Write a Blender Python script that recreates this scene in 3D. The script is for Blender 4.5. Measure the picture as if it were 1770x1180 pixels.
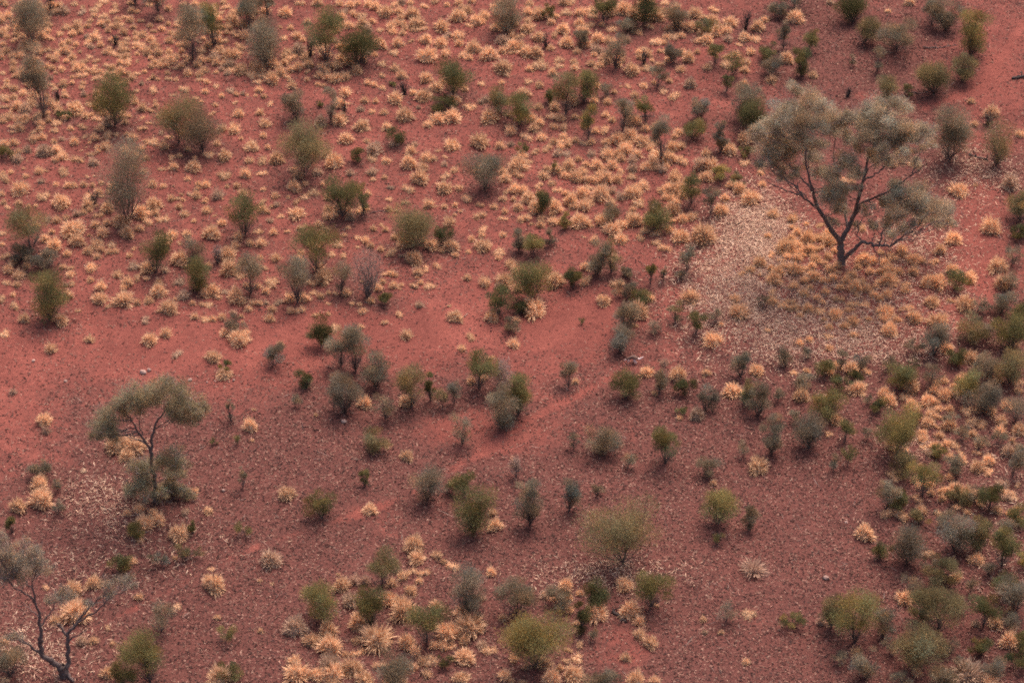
import bpy, bmesh, math, random
import numpy as np
from mathutils import Vector

for _o in list(bpy.data.objects):
    bpy.data.objects.remove(_o, do_unlink=True)
scene = bpy.context.scene
R = math.radians

# ---------------------------------------------------------------- camera
CAM_H, DEPR, HFOV = 146.0, 37.0, 20.9          # metres up, degrees down, degrees wide
PW, PH = 1770.0, 1180.0
cam_data = bpy.data.cameras.new('camera')
cam_data.sensor_width = 36.0
cam_data.lens = 18.0 / math.tan(R(HFOV / 2))
cam_data.clip_start = 1.0
cam_data.clip_end = 12000.0
cam = bpy.data.objects.new('camera', cam_data)
scene.collection.objects.link(cam)
cam.location = (0, 0, CAM_H)
cam.rotation_euler = (R(90 - DEPR), 0, 0)
scene.camera = cam

# ---------------------------------------------------------------- sky and sun
SUN_EL, SUN_AZ = 60.0, 24.0                     # azimuth clockwise from +Y (away from the camera)
world = bpy.data.worlds.new('World')
scene.world = world
world.use_nodes = True
wn = world.node_tree.nodes
sky = wn.new('ShaderNodeTexSky')
sky.sky_type = 'NISHITA'
sky.sun_disc = False
sky.sun_elevation = R(SUN_EL)
sky.sun_rotation = R(SUN_AZ)
sky.air_density = 1.0
sky.dust_density = 8.0
sky.ozone_density = 0.4
wn['Background'].inputs['Strength'].default_value = 0.135
world.node_tree.links.new(sky.outputs['Color'], wn['Background'].inputs['Color'])

sun_data = bpy.data.lights.new('sun', 'SUN')
sun_data.energy = 1.2
sun_data.angle = R(36)
sun_data.color = (1.0, 0.79, 0.71)
sun = bpy.data.objects.new('sun', sun_data)
scene.collection.objects.link(sun)
_d = Vector((math.sin(R(SUN_AZ)) * math.cos(R(SUN_EL)), math.cos(R(SUN_AZ)) * math.cos(R(SUN_EL)), math.sin(R(SUN_EL))))
sun.rotation_euler = _d.to_track_quat('Z', 'Y').to_euler()

vs = scene.view_settings
vs.view_transform = 'Standard'
vs.look = 'None'
vs.exposure = 0.88
vs.gamma = 1.0
vs.use_curve_mapping = False
scene.cycles.max_bounces = 6
scene.cycles.diffuse_bounces = 3
scene.cycles.transmission_bounces = 3
scene.cycles.use_denoising = False
scene.cycles.filter_width = 1.9            # the soft resolution of a long lens

# ---------------------------------------------------------------- helpers
COL = scene.collection
FPX = (PW / 2) / math.tan(R(HFOV / 2))
SD, CD = math.sin(R(DEPR)), math.cos(R(DEPR))


def gz(x, y):
    """gentle swells of the plain"""
    return (0.16 * np.sin(x * 0.11 + 0.7) * np.cos(y * 0.083 + 0.4) + 0.09 * np.sin(x * 0.29 + y * 0.21)
            + 0.05 * np.cos(x * 0.53 - y * 0.47 + 1.3))


def ray(px, py):
    a, b = (px - PW / 2) / FPX, (PH / 2 - py) / FPX
    return np.array([a, CD + b * SD, -SD + b * CD])


def ground(px, py):
    """where the sight line through a photo pixel meets the plain"""
    d = ray(px, py)
    z = 0.0
    for _ in range(4):
        t = (z - CAM_H) / d[2]
        x, y = d[0] * t, d[1] * t
        z = float(gz(x, y))
    return np.array([x, y, z])


def at_y(px, py, Y):
    d = ray(px, py)
    t = Y / d[1]
    return np.array([d[0] * t, Y, CAM_H + d[2] * t])


def mpp(p):
    """metres for one photo pixel at p"""
    return (p[1] * CD + (CAM_H - p[2]) * SD) / FPX


def project(x, y, z):
    dz = z - CAM_H
    w = y * CD - dz * SD
    return PW / 2 + FPX * x / w, PH / 2 - FPX * (y * SD + dz * CD) / w


def make_mesh(name, verts, faces, mat, tint=None, smooth=False):
    """faces: an (n,3) or (n,4) array; tint: one rgb for every vertex"""
    me = bpy.data.meshes.new(name)
    verts = np.asarray(verts, np.float32)
    faces = np.asarray(faces, np.int32)
    k = faces.shape[1]
    me.vertices.add(len(verts))
    me.vertices.foreach_set('co', verts.ravel())
    me.loops.add(faces.size)
    me.loops.foreach_set('vertex_index', faces.ravel())
    me.polygons.add(len(faces))
    me.polygons.foreach_set('loop_start', np.arange(0, faces.size, k, dtype=np.int32))
    me.polygons.foreach_set('loop_total', np.full(len(faces), k, np.int32))
    if smooth:
        me.polygons.foreach_set('use_smooth', np.ones(len(faces), bool))
    if tint is not None:
        c = me.color_attributes.new('tint', 'FLOAT_COLOR', 'POINT')
        t4 = np.ones((len(verts), 4), np.float32)
        t4[:, :3] = tint
        c.data.foreach_set('color', t4.ravel())
    me.update(calc_edges=True)
    me.materials.append(mat)
    return me


def obj(name, me, parent=None, color=None):
    o = bpy.data.objects.new(name, me)
    COL.objects.link(o)
    if parent is not None:
        o.parent = parent
    if color is not None:
        o.color = (*color, 1.0)
    return o


def thing(name, loc, label, cat, group=None):
    o = bpy.data.objects.new(name, None)
    COL.objects.link(o)
    o.location = loc
    o.empty_display_size = 0.3
    return tag(o, label, cat, group)


def tag(o, label, cat=None, group=None, kind=None):
    o['label'] = label
    if cat:
        o['category'] = cat
    if group:
        o['group'] = group
    if kind:
        o['kind'] = kind
    return o


def norm(v):
    return v / (np.linalg.norm(v, axis=-1, keepdims=True) + 1e-9)


def tube(pts, rad, sides=6):
    """a tapering round limb along a list of points"""
    pts = np.asarray(pts, float)
    n = len(pts)
    tan = norm(np.gradient(pts, axis=0))
    ref = np.array([0.31, 0.9, 0.13])
    u = norm(np.cross(tan, ref))
    v = np.cross(tan, u)
    a = np.linspace(0, 2 * math.pi, sides, endpoint=False)
    V = (pts[:, None, :] + np.asarray(rad)[:, None, None] *
         (np.cos(a)[None, :, None] * u[:, None, :] + np.sin(a)[None, :, None] * v[:, None, :])).reshape(-1, 3)
    F = []
    for i in range(n - 1):
        for j in range(sides):
            k = (j + 1) % sides
            F.append((i * sides + j, i * sides + k, (i + 1) * sides + k, (i + 1) * sides + j))
    return V, np.array(F)


def join(parts):
    V, F, off = [], [], 0
    for v, f in parts:
        V.append(v)
        F.append(f + off)
        off += len(v)
    return np.concatenate(V), np.concatenate(F)


def wander(p, q, rng, n=5, amp=0.08):
    """a crooked line from p to q"""
    p, q = np.asarray(p, float), np.asarray(q, float)
    t = np.linspace(0, 1, n)[:, None]
    L = np.linalg.norm(q - p)
    w = rng.normal(0, amp * L, (n, 3)) * np.sin(np.pi * t)
    sag = np.array([0, 0, 0.10 * L]) * (np.sin(np.pi * t * 0.5) - t)
    return p + (q - p) * t + w + sag


# ---------------------------------------------------------------- materials
def material(name):
    m = bpy.data.materials.new(name)
    m.use_nodes = True
    nt = m.node_tree
    nt.nodes.clear()
    out = nt.nodes.new('ShaderNodeOutputMaterial')
    return m, nt, out


def node(nt, kind, **kw):
    n = nt.nodes.new(kind)
    for k, v in kw.items():
        if hasattr(n, k):
            setattr(n, k, v)
    return n


def mixrgb(nt, blend='MIX', fac=1.0):
    n = nt.nodes.new('ShaderNodeMix')
    n.data_type = 'RGBA'
    n.blend_type = blend
    n.inputs[0].default_value = fac
    return n        # inputs[6] A, inputs[7] B, outputs[2]


def leaf_material(name, translucency=0.3, per_object=True):
    m, nt, out = material(name)
    att = node(nt, 'ShaderNodeAttribute', attribute_name='tint')
    col = att.outputs['Color']
    if per_object:
        info = nt.nodes.new('ShaderNodeObjectInfo')
        mx = mixrgb(nt, 'MULTIPLY')
        nt.links.new(att.outputs['Color'], mx.inputs[6])
        nt.links.new(info.outputs['Color'], mx.inputs[7])
        col = mx.outputs[2]
    dif = nt.nodes.new('ShaderNodeBsdfDiffuse')
    tr = nt.nodes.new('ShaderNodeBsdfTranslucent')
    sh = nt.nodes.new('ShaderNodeMixShader')
    sh.inputs[0].default_value = translucency
    nt.links.new(col, dif.inputs['Color'])
    nt.links.new(col, tr.inputs['Color'])
    nt.links.new(dif.outputs[0], sh.inputs[1])
    nt.links.new(tr.outputs[0], sh.inputs[2])
    nt.links.new(sh.outputs[0], out.inputs['Surface'])
    return m


def noisy_material(name, c1, c2, scale, rough=0.9, bump=0.4):
    m, nt, out = material(name)
    b = nt.nodes.new('ShaderNodeBsdfPrincipled')
    b.inputs['Roughness'].default_value = rough
    b.inputs['Specular IOR Level'].default_value = 0.15
    tc = nt.nodes.new('ShaderNodeTexCoord')
    no = nt.nodes.new('ShaderNodeTexNoise')
    no.inputs['Scale'].default_value = scale
    no.inputs['Detail'].default_value = 6
    ra = nt.nodes.new('ShaderNodeValToRGB')
    ra.color_ramp.elements[0].position = 0.35
    ra.color_ramp.elements[0].color = (*c1, 1)
    ra.color_ramp.elements[1].position = 0.68
    ra.color_ramp.elements[1].color = (*c2, 1)
    bp = nt.nodes.new('ShaderNodeBump')
    bp.inputs['Strength'].default_value = bump
    bp.inputs['Distance'].default_value = 0.03
    nt.links.new(tc.outputs['Object'], no.inputs['Vector'])
    nt.links.new(no.outputs['Fac'], ra.inputs['Fac'])
    nt.links.new(ra.outputs['Color'], b.inputs['Base Color'])
    nt.links.new(no.outputs['Fac'], bp.inputs['Height'])
    nt.links.new(bp.outputs['Normal'], b.inputs['Normal'])
    nt.links.new(b.outputs[0], out.inputs['Surface'])
    return m


M_LEAF = leaf_material('mulga_leaf', 0.35)
M_GRASS = leaf_material('dry_grass', 0.35)
M_LITTER = leaf_material('dead_litter', 0.1, False)
M_BARK = noisy_material('dark_bark', (0.065, 0.046, 0.043), (0.20, 0.142, 0.13), 9.0)
M_PALEBARK = noisy_material('weathered_wood', (0.10, 0.075, 0.07), (0.24, 0.19, 0.175), 9.0)
M_CHAR = noisy_material('charred_wood', (0.024, 0.018, 0.018), (0.10, 0.078, 0.074), 12.0)
M_ROCK = noisy_material('pale_stone', (0.26, 0.15, 0.125), (0.46, 0.33, 0.28), 7.0)


def soil_material():
    """red sand; the 'cover' attribute says how much leaf litter (r), straw (g) and bare pink sand (b) lies on it"""
    m, nt, out = material('red_soil')
    L = nt.links.new
    b = nt.nodes.new('ShaderNodeBsdfPrincipled')
    b.inputs['Roughness'].default_value = 1.0
    b.inputs['Specular IOR Level'].default_value = 0.05
    geo = nt.nodes.new('ShaderNodeNewGeometry')
    att = node(nt, 'ShaderNodeAttribute', attribute_name='cover')
    sep = nt.nodes.new('ShaderNodeSeparateColor')
    L(att.outputs['Color'], sep.inputs[0])

    def noise(scale, detail=5, rough=0.6, dist=0.0):
        n = nt.nodes.new('ShaderNodeTexNoise')
        n.inputs['Scale'].default_value = scale
        n.inputs['Detail'].default_value = detail
        n.inputs['Roughness'].default_value = rough
        n.inputs['Distortion'].default_value = dist
        L(geo.outputs['Position'], n.inputs['Vector'])
        return n.outputs['Fac']

    def ramp(fac, stops):
        r = nt.nodes.new('ShaderNodeValToRGB')
        el = r.color_ramp.elements
        while len(el) < len(stops):
            el.new(0.5)
        for e, (p, c) in zip(el, stops):
            e.position = p
            e.color = (*c, 1)
        L(fac, r.inputs['Fac'])
        return r.outputs['Color']

    def math_(op, a, c=None, v=None):
        n = nt.nodes.new('ShaderNodeMath')
        n.operation = op
        n.use_clamp = True
        L(a, n.inputs[0])
        if c is not None:
            L(c, n.inputs[1])
        else:
            n.inputs[1].default_value = v
        return n.outputs[0]

    big = noise(0.16, 7, 0.68, 0.9)
    mid = noise(0.55, 8, 0.72, 0.6)
    fine = noise(3.2, 6, 0.75)
    grit = noise(5.5, 4, 0.75)
    sand = ramp(big, [(0.3, SOIL[0]), (0.55, SOIL[1]), (0.75, SOIL[2])])
    sand2 = ramp(fine, [(0.25, (0.62, 0.60, 0.62)), (0.5, (1, 1, 1)), (0.8, (1.28, 1.26, 1.22))])
    mx = mixrgb(nt, 'MULTIPLY')
    L(sand, mx.inputs[6])
    L(sand2, mx.inputs[7])
    grain = ramp(noise(9.0, 3, 0.8), [(0.3, (0.70, 0.68, 0.70)), (0.5, (1, 1, 1)), (0.72, (1.26, 1.30, 1.32))])
    mg = mixrgb(nt, 'MULTIPLY')
    L(mx.outputs[2], mg.inputs[6])
    L(grain, mg.inputs[7])
    mx = mg
    # litter: crumbs of dead leaf, dark and pinkish grey
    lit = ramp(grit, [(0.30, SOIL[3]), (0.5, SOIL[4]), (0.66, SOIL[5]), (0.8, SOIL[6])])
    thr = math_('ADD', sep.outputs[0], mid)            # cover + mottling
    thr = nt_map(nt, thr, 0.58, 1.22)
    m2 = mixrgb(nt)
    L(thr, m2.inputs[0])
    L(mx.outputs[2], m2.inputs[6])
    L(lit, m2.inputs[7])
    # straw
    straw = ramp(fine, [(0.3, SOIL[7]), (0.6, SOIL[8])])
    st = math_('ADD', sep.outputs[1], mid)
    st = nt_map(nt, st, 0.92, 1.6)
    m3 = mixrgb(nt)
    L(st, m3.inputs[0])
    L(m2.outputs[2], m3.inputs[6])
    L(straw, m3.inputs[7])
    L(m3.outputs[2], b.inputs['Base Color'])
    hs = math_('ADD', grit, fine)
    bp = nt.nodes.new('ShaderNodeBump')
    bp.inputs['Strength'].default_value = 0.7
    bp.inputs['Distance'].default_value = 0.10
    L(fine, bp.inputs['Height'])
    bp2 = nt.nodes.new('ShaderNodeBump')
    bp2.inputs['Strength'].default_value = 0.5
    bp2.inputs['Distance'].default_value = 0.06
    L(grit, bp2.inputs['Height'])
    L(bp.outputs['Normal'], bp2.inputs['Normal'])
    L(bp2.outputs['Normal'], b.inputs['Normal'])
    L(b.outputs[0], out.inputs['Surface'])
    return m


def nt_map(nt, sock, lo, hi):
    n = nt.nodes.new('ShaderNodeMapRange')
    n.interpolation_type = 'SMOOTHSTEP'
    n.inputs['From Min'].default_value = lo
    n.inputs['From Max'].default_value = hi
    nt.links.new(sock, n.inputs['Value'])
    return n.outputs[0]


SOIL = [(0.140, 0.046, 0.038), (0.200, 0.064, 0.051), (0.250, 0.083, 0.065),       # sand, dark to light
        (0.040, 0.020, 0.020), (0.085, 0.039, 0.034), (0.142, 0.064, 0.054), (0.25, 0.140, 0.112),   # litter
        (0.26, 0.155, 0.115), (0.50, 0.345, 0.255)]                                   # straw
M_SOIL = soil_material()

# shrubs: base x, base y, top y and width as seen in the photo, colour, habit
SHRUBS = """55,74,-5,60,s,r 88,20,-34,30,k,t 275,24,-34,34,s,t 235,7,-44,30,s,t 334,103,8,50,s,t 370,79,0,38,g,t 430,46,-16,46,s,t
460,109,33,60,s,v 76,200,80,46,s,t 200,218,127,76,g,r 309,248,163,56,o,r 350,262,188,55,s,r 11,272,250,24,g,l 222,384,234,92,s,v 200,78,56,18,k,D
117,204,190,22,d,l 100,174,156,12,k,D 536,100,62,10,k,D 565,108,12,52,g,t 620,112,42,60,d,v 463,32,-22,24,s,t 876,56,-8,46,s,v 783,163,98,52,g,r
764,193,161,32,d,l 700,163,137,24,k,D 680,148,139,14,g,l 514,207,152,36,s,l 572,211,148,24,s,p 595,203,166,12,k,D 552,184,174,14,g,l 527,303,207,88,o,r
862,196,150,44,o,r 898,216,161,45,g,r 688,248,217,26,d,l 620,281,256,22,g,l 839,326,256,56,s,r 948,32,6,16,d,l 1043,38,-8,34,d,r 1113,43,-16,42,d,r
1087,54,28,38,s,l 1170,49,5,34,s,v 1217,56,30,36,o,l 1004,80,43,24,s,v 1290,51,14,34,k,D 944,82,55,16,k,D 1064,117,50,34,s,p 1163,110,68,26,b,v
1114,111,84,14,k,D 1236,112,70,24,g,t 1268,131,88,28,g,p 1137,151,113,24,s,t 1255,160,128,18,d,t 1333,104,73,26,g,l 1334,128,94,30,b,l 978,196,125,40,o,t
1008,176,119,42,g,r 952,178,150,22,g,l 1017,240,180,28,y,t 1077,225,163,30,s,t 1116,212,164,26,g,t 1050,166,133,20,s,p 1208,206,162,30,b,v 1143,278,193,30,b,t
1196,238,203,36,g,l 1246,264,210,24,b,v 1290,207,145,48,s,v 1305,231,166,50,d,v 1290,270,248,22,g,l 1245,309,281,32,y,l 905,268,244,16,g,l 960,299,275,14,g,p
1345,34,4,32,s,v 1373,20,-28,54,s,t 1475,38,-16,50,d,v 1492,75,27,36,o,v 1550,89,34,62,s,r 1611,43,-8,38,s,t 1635,52,-10,40,s,v 1678,98,14,46,y,v
1663,141,92,38,o,v 1614,163,96,60,o,v 1531,190,129,38,o,v 1398,90,49,27,g,t 1354,84,36,25,b,t 1386,132,77,28,g,v 1516,124,78,22,s,p 1472,115,94,14,s,p
1568,163,144,16,g,l 1466,166,151,12,k,D 1640,279,176,76,s,v 1723,286,204,52,o,p 1706,216,196,30,k,D 55,436,352,58,o,t 35,449,418,42,b,l 76,463,430,52,b,l
85,553,464,58,g,v 270,471,400,47,g,t 335,451,401,34,s,p 343,501,443,45,g,v 424,405,334,50,g,t 434,507,432,44,s,t 405,574,544,30,b,l 163,352,336,26,k,D
378,454,422,22,x,D 593,375,301,52,d,r 629,369,308,22,g,p 548,469,388,62,g,t 718,426,347,80,o,v 768,421,387,30,d,r 515,524,431,44,s,t 590,507,446,32,s,p
636,512,431,62,x,D 664,528,504,26,g,l 557,597,542,42,d,v 589,633,563,48,s,t 615,641,560,42,s,t 863,544,496,42,d,r 935,368,324,28,d,v 1134,396,344,50,g,v
1056,386,344,28,s,v 1195,354,299,34,g,t 1228,373,324,24,b,t 1275,319,298,30,o,l 977,393,366,18,y,l 921,441,401,38,y,r 897,433,391,24,s,v 951,425,397,16,s,l
1032,474,411,36,s,v 1057,471,408,30,o,p 991,496,446,26,d,l 920,517,448,56,g,v 900,541,513,24,d,l 885,574,547,26,s,l 1124,492,449,18,g,t 1085,479,457,28,s,l
1187,469,424,26,s,t 1175,481,461,22,s,p 1147,486,457,14,s,p 1080,511,481,32,s,l 1105,524,490,34,g,l 1083,571,518,38,s,v 1072,607,558,36,b,v 1167,556,514,24,o,p
1132,576,549,22,s,p 1203,580,534,28,g,t 1235,556,529,20,s,p 1320,532,510,22,s,p 1764,380,328,42,o,v 1758,412,384,36,d,l 1652,502,468,32,g,l 1750,456,418,28,s,p
1730,542,503,42,s,l 1615,613,553,42,b,v 1680,592,543,44,o,l 1745,602,538,52,g,v 65,824,792,42,s,l 100,847,822,26,b,p 100,885,862,32,b,p 400,728,682,14,s,p
370,769,756,14,g,p 410,767,750,14,g,p 420,842,800,16,s,p 385,641,621,24,g,l 22,919,884,18,g,l 472,631,591,35,b,r 530,669,632,27,d,l 510,702,672,20,s,p
597,713,638,50,b,v 650,670,604,44,s,v 712,703,629,47,o,t 745,692,639,18,d,v 765,706,671,28,o,p 785,697,659,27,b,t 828,672,604,49,g,t 868,669,614,44,x,p
868,739,654,48,s,v 897,716,638,48,g,v 667,723,674,34,s,p 645,777,737,42,o,l 800,767,711,33,s,p 631,839,804,16,g,v 556,894,847,40,g,l 738,864,799,48,b,v
803,853,814,36,g,l 775,851,824,32,s,p 820,919,836,58,g,v 983,668,621,29,s,t 1082,688,636,46,g,l 1140,676,634,29,s,v 1185,681,648,34,d,l 1218,709,663,28,b,v
1178,717,701,18,g,l 1280,651,604,28,s,v 1287,699,650,28,o,v 1312,716,658,36,s,v 1040,779,727,60,s,l 992,776,743,20,s,p 1150,801,737,51,g,t 1085,809,779,28,s,p
1225,823,784,32,s,v 917,906,819,40,s,v 983,881,819,36,b,v 1032,856,832,24,s,p 893,823,774,24,x,p 1240,906,841,56,y,v 1295,913,869,30,s,v 1285,786,757,20,s,p
1333,783,714,36,s,v 1398,773,707,48,b,v 1437,724,670,52,y,l 1459,766,719,24,g,t 1550,784,699,86,y,r 1560,821,774,42,o,l 1594,858,797,46,y,t 1533,878,817,38,s,t
1555,879,847,42,g,l 1558,666,612,50,g,v 1608,669,627,32,s,p 1668,691,633,42,y,v 1697,713,654,54,b,v 1710,651,604,48,s,l 1745,661,601,52,o,v 1755,726,674,42,b,p
1650,819,784,34,s,v 1710,881,831,46,d,r 1750,823,774,32,b,t 1655,871,839,42,o,l 1425,651,617,28,g,v 1452,673,647,28,d,l 1392,673,641,34,s,l 1358,633,602,26,s,v
1452,641,594,20,s,p 1490,636,611,24,b,l 1440,813,779,22,s,p 1465,803,769,26,g,p 1515,713,684,26,d,l 18,1167,1108,62,s,v 258,1179,1087,82,y,r 210,1188,1139,42,g,l
208,986,949,34,g,l 280,977,951,36,s,p 330,967,939,46,o,p 390,1109,1077,32,y,p 280,1091,1039,42,s,p 395,1172,1139,38,g,l 333,923,899,18,d,l 423,926,901,30,g,p
235,926,894,30,g,l 661,1018,947,52,o,t 560,1069,1002,54,y,l 640,1081,1009,46,g,v 737,1111,1037,58,g,t 808,1061,979,54,b,v 680,1192,1124,60,s,v 770,1151,1127,36,d,p
825,1077,1046,30,k,D 893,1062,999,84,s,r 925,1152,1049,140,y,v 1077,974,859,150,o,v 1028,1051,992,42,d,v 1125,1049,984,60,g,r 1005,1087,1034,30,d,l 965,1047,1011,42,s,l
1035,1198,1149,60,s,l 1240,941,918,22,g,p 1255,1076,1041,28,b,p 1022,1106,1083,24,s,p 1568,971,899,58,b,v 1522,966,934,30,d,l 1650,953,884,56,b,v 1690,951,889,42,o,v
1731,979,904,46,g,t 1710,992,962,32,b,p 1628,1007,967,58,o,l 1477,1110,1017,64,y,r 1525,1099,1044,38,s,v 1622,1090,1001,86,o,r 1592,1066,1019,38,g,l 1585,1152,1064,88,o,v
1700,1084,1024,50,g,t 1755,1057,994,48,b,v 1735,1031,984,36,g,v 1437,1083,1017,40,o,v 1370,1084,1054,30,g,l 1498,1170,1111,40,s,v 1630,1202,1147,58,s,v 1715,1167,1124,40,b,l
1695,1132,1097,36,g,l 1755,1152,1119,38,d,l 1568,1026,989,32,s,p 1767,978,954,22,y,l 1677,1023,996,24,s,p 1005,560,545,10,g,p 1500,700,680,18,s,p
1612,985,955,36,s,p 1660,1060,1028,34,s,p 1640,1130,1098,40,s,p 1540,1130,1098,36,s,p 1590,905,878,36,o,l 1630,905,872,38,s,p 1680,870,838,36,s,p 1735,930,892,40,s,p
1700,925,898,28,d,l 1760,905,868,34,g,l 1660,760,732,30,s,p 1725,770,742,30,s,p 1640,735,708,28,s,p 1580,735,712,26,g,l 1690,780,752,26,s,p 1620,790,765,26,g,l
1760,795,765,30,s,p 1535,640,612,30,s,p 1580,610,582,30,s,p 1655,630,600,36,g,l 1705,585,550,40,s,p 1765,560,520,36,g,v 1690,540,512,28,s,p 1745,505,470,30,s,p
1480,660,636,24,d,l 1400,620,598,22,s,p 1345,690,662,24,s,p 1375,730,702,26,s,p 1500,760,735,22,s,p 1660,1165,1130,36,s,p 1560,1190,1155,40,s,p 1450,1150,1122,28,s,p
1745,1095,1060,38,s,p 1770,1120,1085,34,g,l"""
# ---------------------------------------------------------------- the plain
def axis(lo, hi, step, far):
    core = np.arange(lo, hi + step / 2, step)
    out_lo, out_hi, s = [], [], step
    p = lo
    while p > -far:
        s *= 1.35
        p -= s
        out_lo.append(p)
    s, p = step, hi
    while p < far:
        s *= 1.35
        p += s
        out_hi.append(p)
    return np.concatenate([out_lo[::-1], core, out_hi])


# how the litter, the straw and the bare sand lie: x, y, half width, half height in the photo, amount
LITTER = [(1060, 1120, 95, 55, -.75), (1350, 1075, 150, 90, -.30), (800, 745, 120, 48, -.75), (640, 885, 80, 26, -.45),
          (40, 790, 100, 120, -.55), (700, 935, 110, 40, -.30), (1390, 900, 90, 45, -.25), (1000, 765, 130, 60, -.30),
          (680, 590, 260, 60, -.40), (230, 610, 260, 70, -.30), (1180, 860, 90, 40, -.2), (1700, 130, 90, 130, -.5),
          (1690, 400, 60, 160, -.35), (930, 520, 120, 50, -.15), (1000, 560, 100, 40, -.3), (1290, 130, 90, 60, -.1),
          (1480, 110, 130, 90, .15), (1620, 190, 90, 40, .1), (300, 780, 140, 60, .15), (500, 760, 130, 50, .25),
          (1250, 720, 250, 70, .15), (1640, 900, 200, 200, .15), (480, 690, 60, 60, .1), (1400, 1140, 250, 60, .2)]
STRAW = [(1300, 395, 62, 70, .85), (1325, 450, 100, 85, .34), (1430, 535, 215, 95, .30), (1590, 425, 100, 80, .24),
         (1690, 290, 90, 50, .32), (1470, 600, 180, 50, .24), (1250, 540, 85, 85, .20), (170, 862, 80, 48, .22),
         (55, 1120, 110, 60, .20), (260, 925, 120, 45, .10), (1045, 990, 120, 30, .26), (1560, 770, 55, 28, .25),
         (1200, 470, 55, 75, .20), (170, 990, 120, 45, .08), (1740, 900, 80, 200, .08)]
PADS = [((120, 1110), (230, 1052), (440, 945), (620, 888), (720, 850), (800, 800)),
        ((820, 790), (900, 735), (1000, 680), (1060, 650)), ((1770, 40), (1700, 150), (1600, 185), (1480, 165))]


# mulga drops its leaves where it stands
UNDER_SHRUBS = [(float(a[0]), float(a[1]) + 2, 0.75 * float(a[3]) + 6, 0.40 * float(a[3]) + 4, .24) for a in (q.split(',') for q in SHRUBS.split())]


def cover_at(px, py, x, y):
    """litter, straw (0..1) for ground points that show at photo px, py"""
    s = lambda a, b, v: np.clip((v - a) / (b - a), 0, 1) ** 2 * (3 - 2 * np.clip((v - a) / (b - a), 0, 1))
    lit = 0.22 + 0.50 * s(520, 860, py + 0.06 * (px - 885) + 40 * np.sin(px / 90) + 25 * np.sin(px / 37 + py / 60)) + 0.22 * s(1150, 1450, px) * (1 - s(250, 500, py))
    straw = np.zeros_like(px)
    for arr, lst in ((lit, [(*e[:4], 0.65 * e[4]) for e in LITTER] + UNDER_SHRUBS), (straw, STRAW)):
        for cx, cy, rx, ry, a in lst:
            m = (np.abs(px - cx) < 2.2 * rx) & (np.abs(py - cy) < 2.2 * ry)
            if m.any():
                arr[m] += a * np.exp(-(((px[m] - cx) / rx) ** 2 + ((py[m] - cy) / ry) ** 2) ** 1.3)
    for line in PADS:
        for (x0, y0), (x1, y1) in zip(line[:-1], line[1:]):
            dx, dy = x1 - x0, y1 - y0
            t = np.clip(((px - x0) * dx + (py - y0) * dy) / (dx * dx + dy * dy), 0, 1)
            d = np.hypot(px - x0 - t * dx, (py - y0 - t * dy))
            lit -= 0.34 * np.exp(-(d / 7.0) ** 2)
            straw += 0.10 * np.exp(-(d / 6.0) ** 2)
    return np.clip(lit, 0, 1), np.clip(straw, 0, 1)


gx = axis(-62, 62, 0.42, 4000)
gy = axis(134, 272, 0.42, 4000)
GX, GY = np.meshgrid(gx, gy)
fade = np.clip(1.6 - np.hypot(GX, GY - 200) / 400, 0, 1)
rng = np.random.default_rng(5)


def clods(x, y):
    """low hummocks of sand, a few centimetres"""
    z = np.zeros_like(x)
    r = np.random.default_rng(11)
    for k in range(26):
        a, f = r.uniform(0, 6.28), r.uniform(1.1, 5.5)
        z += np.sin((x * math.cos(a) + y * math.sin(a)) * f + r.uniform(0, 6.28)) / f
    return z * 0.022


near = (np.abs(GX) < 63) & (GY > 133) & (GY < 273)
GZ = gz(GX, GY) * fade + np.where(near, clods(GX, GY), 0)
ppx, ppy = project(GX, np.maximum(GY, 60), GZ)
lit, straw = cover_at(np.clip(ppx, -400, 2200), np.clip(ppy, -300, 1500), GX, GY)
nx, ny = len(gx), len(gy)
ii = (np.arange(ny - 1)[:, None] * nx + np.arange(nx - 1)[None, :]).ravel()
quads = np.stack([ii, ii + 1, ii + nx + 1, ii + nx], 1)
me = make_mesh('ground', np.stack([GX.ravel(), GY.ravel(), GZ.ravel()], 1), quads, M_SOIL, smooth=True)
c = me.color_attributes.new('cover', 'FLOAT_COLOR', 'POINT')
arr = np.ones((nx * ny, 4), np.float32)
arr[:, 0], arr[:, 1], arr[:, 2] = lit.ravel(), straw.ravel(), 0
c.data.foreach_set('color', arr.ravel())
g = obj('ground', me)
tag(g, 'red sandy desert plain mottled with dark leaf litter', kind='structure')


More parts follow.
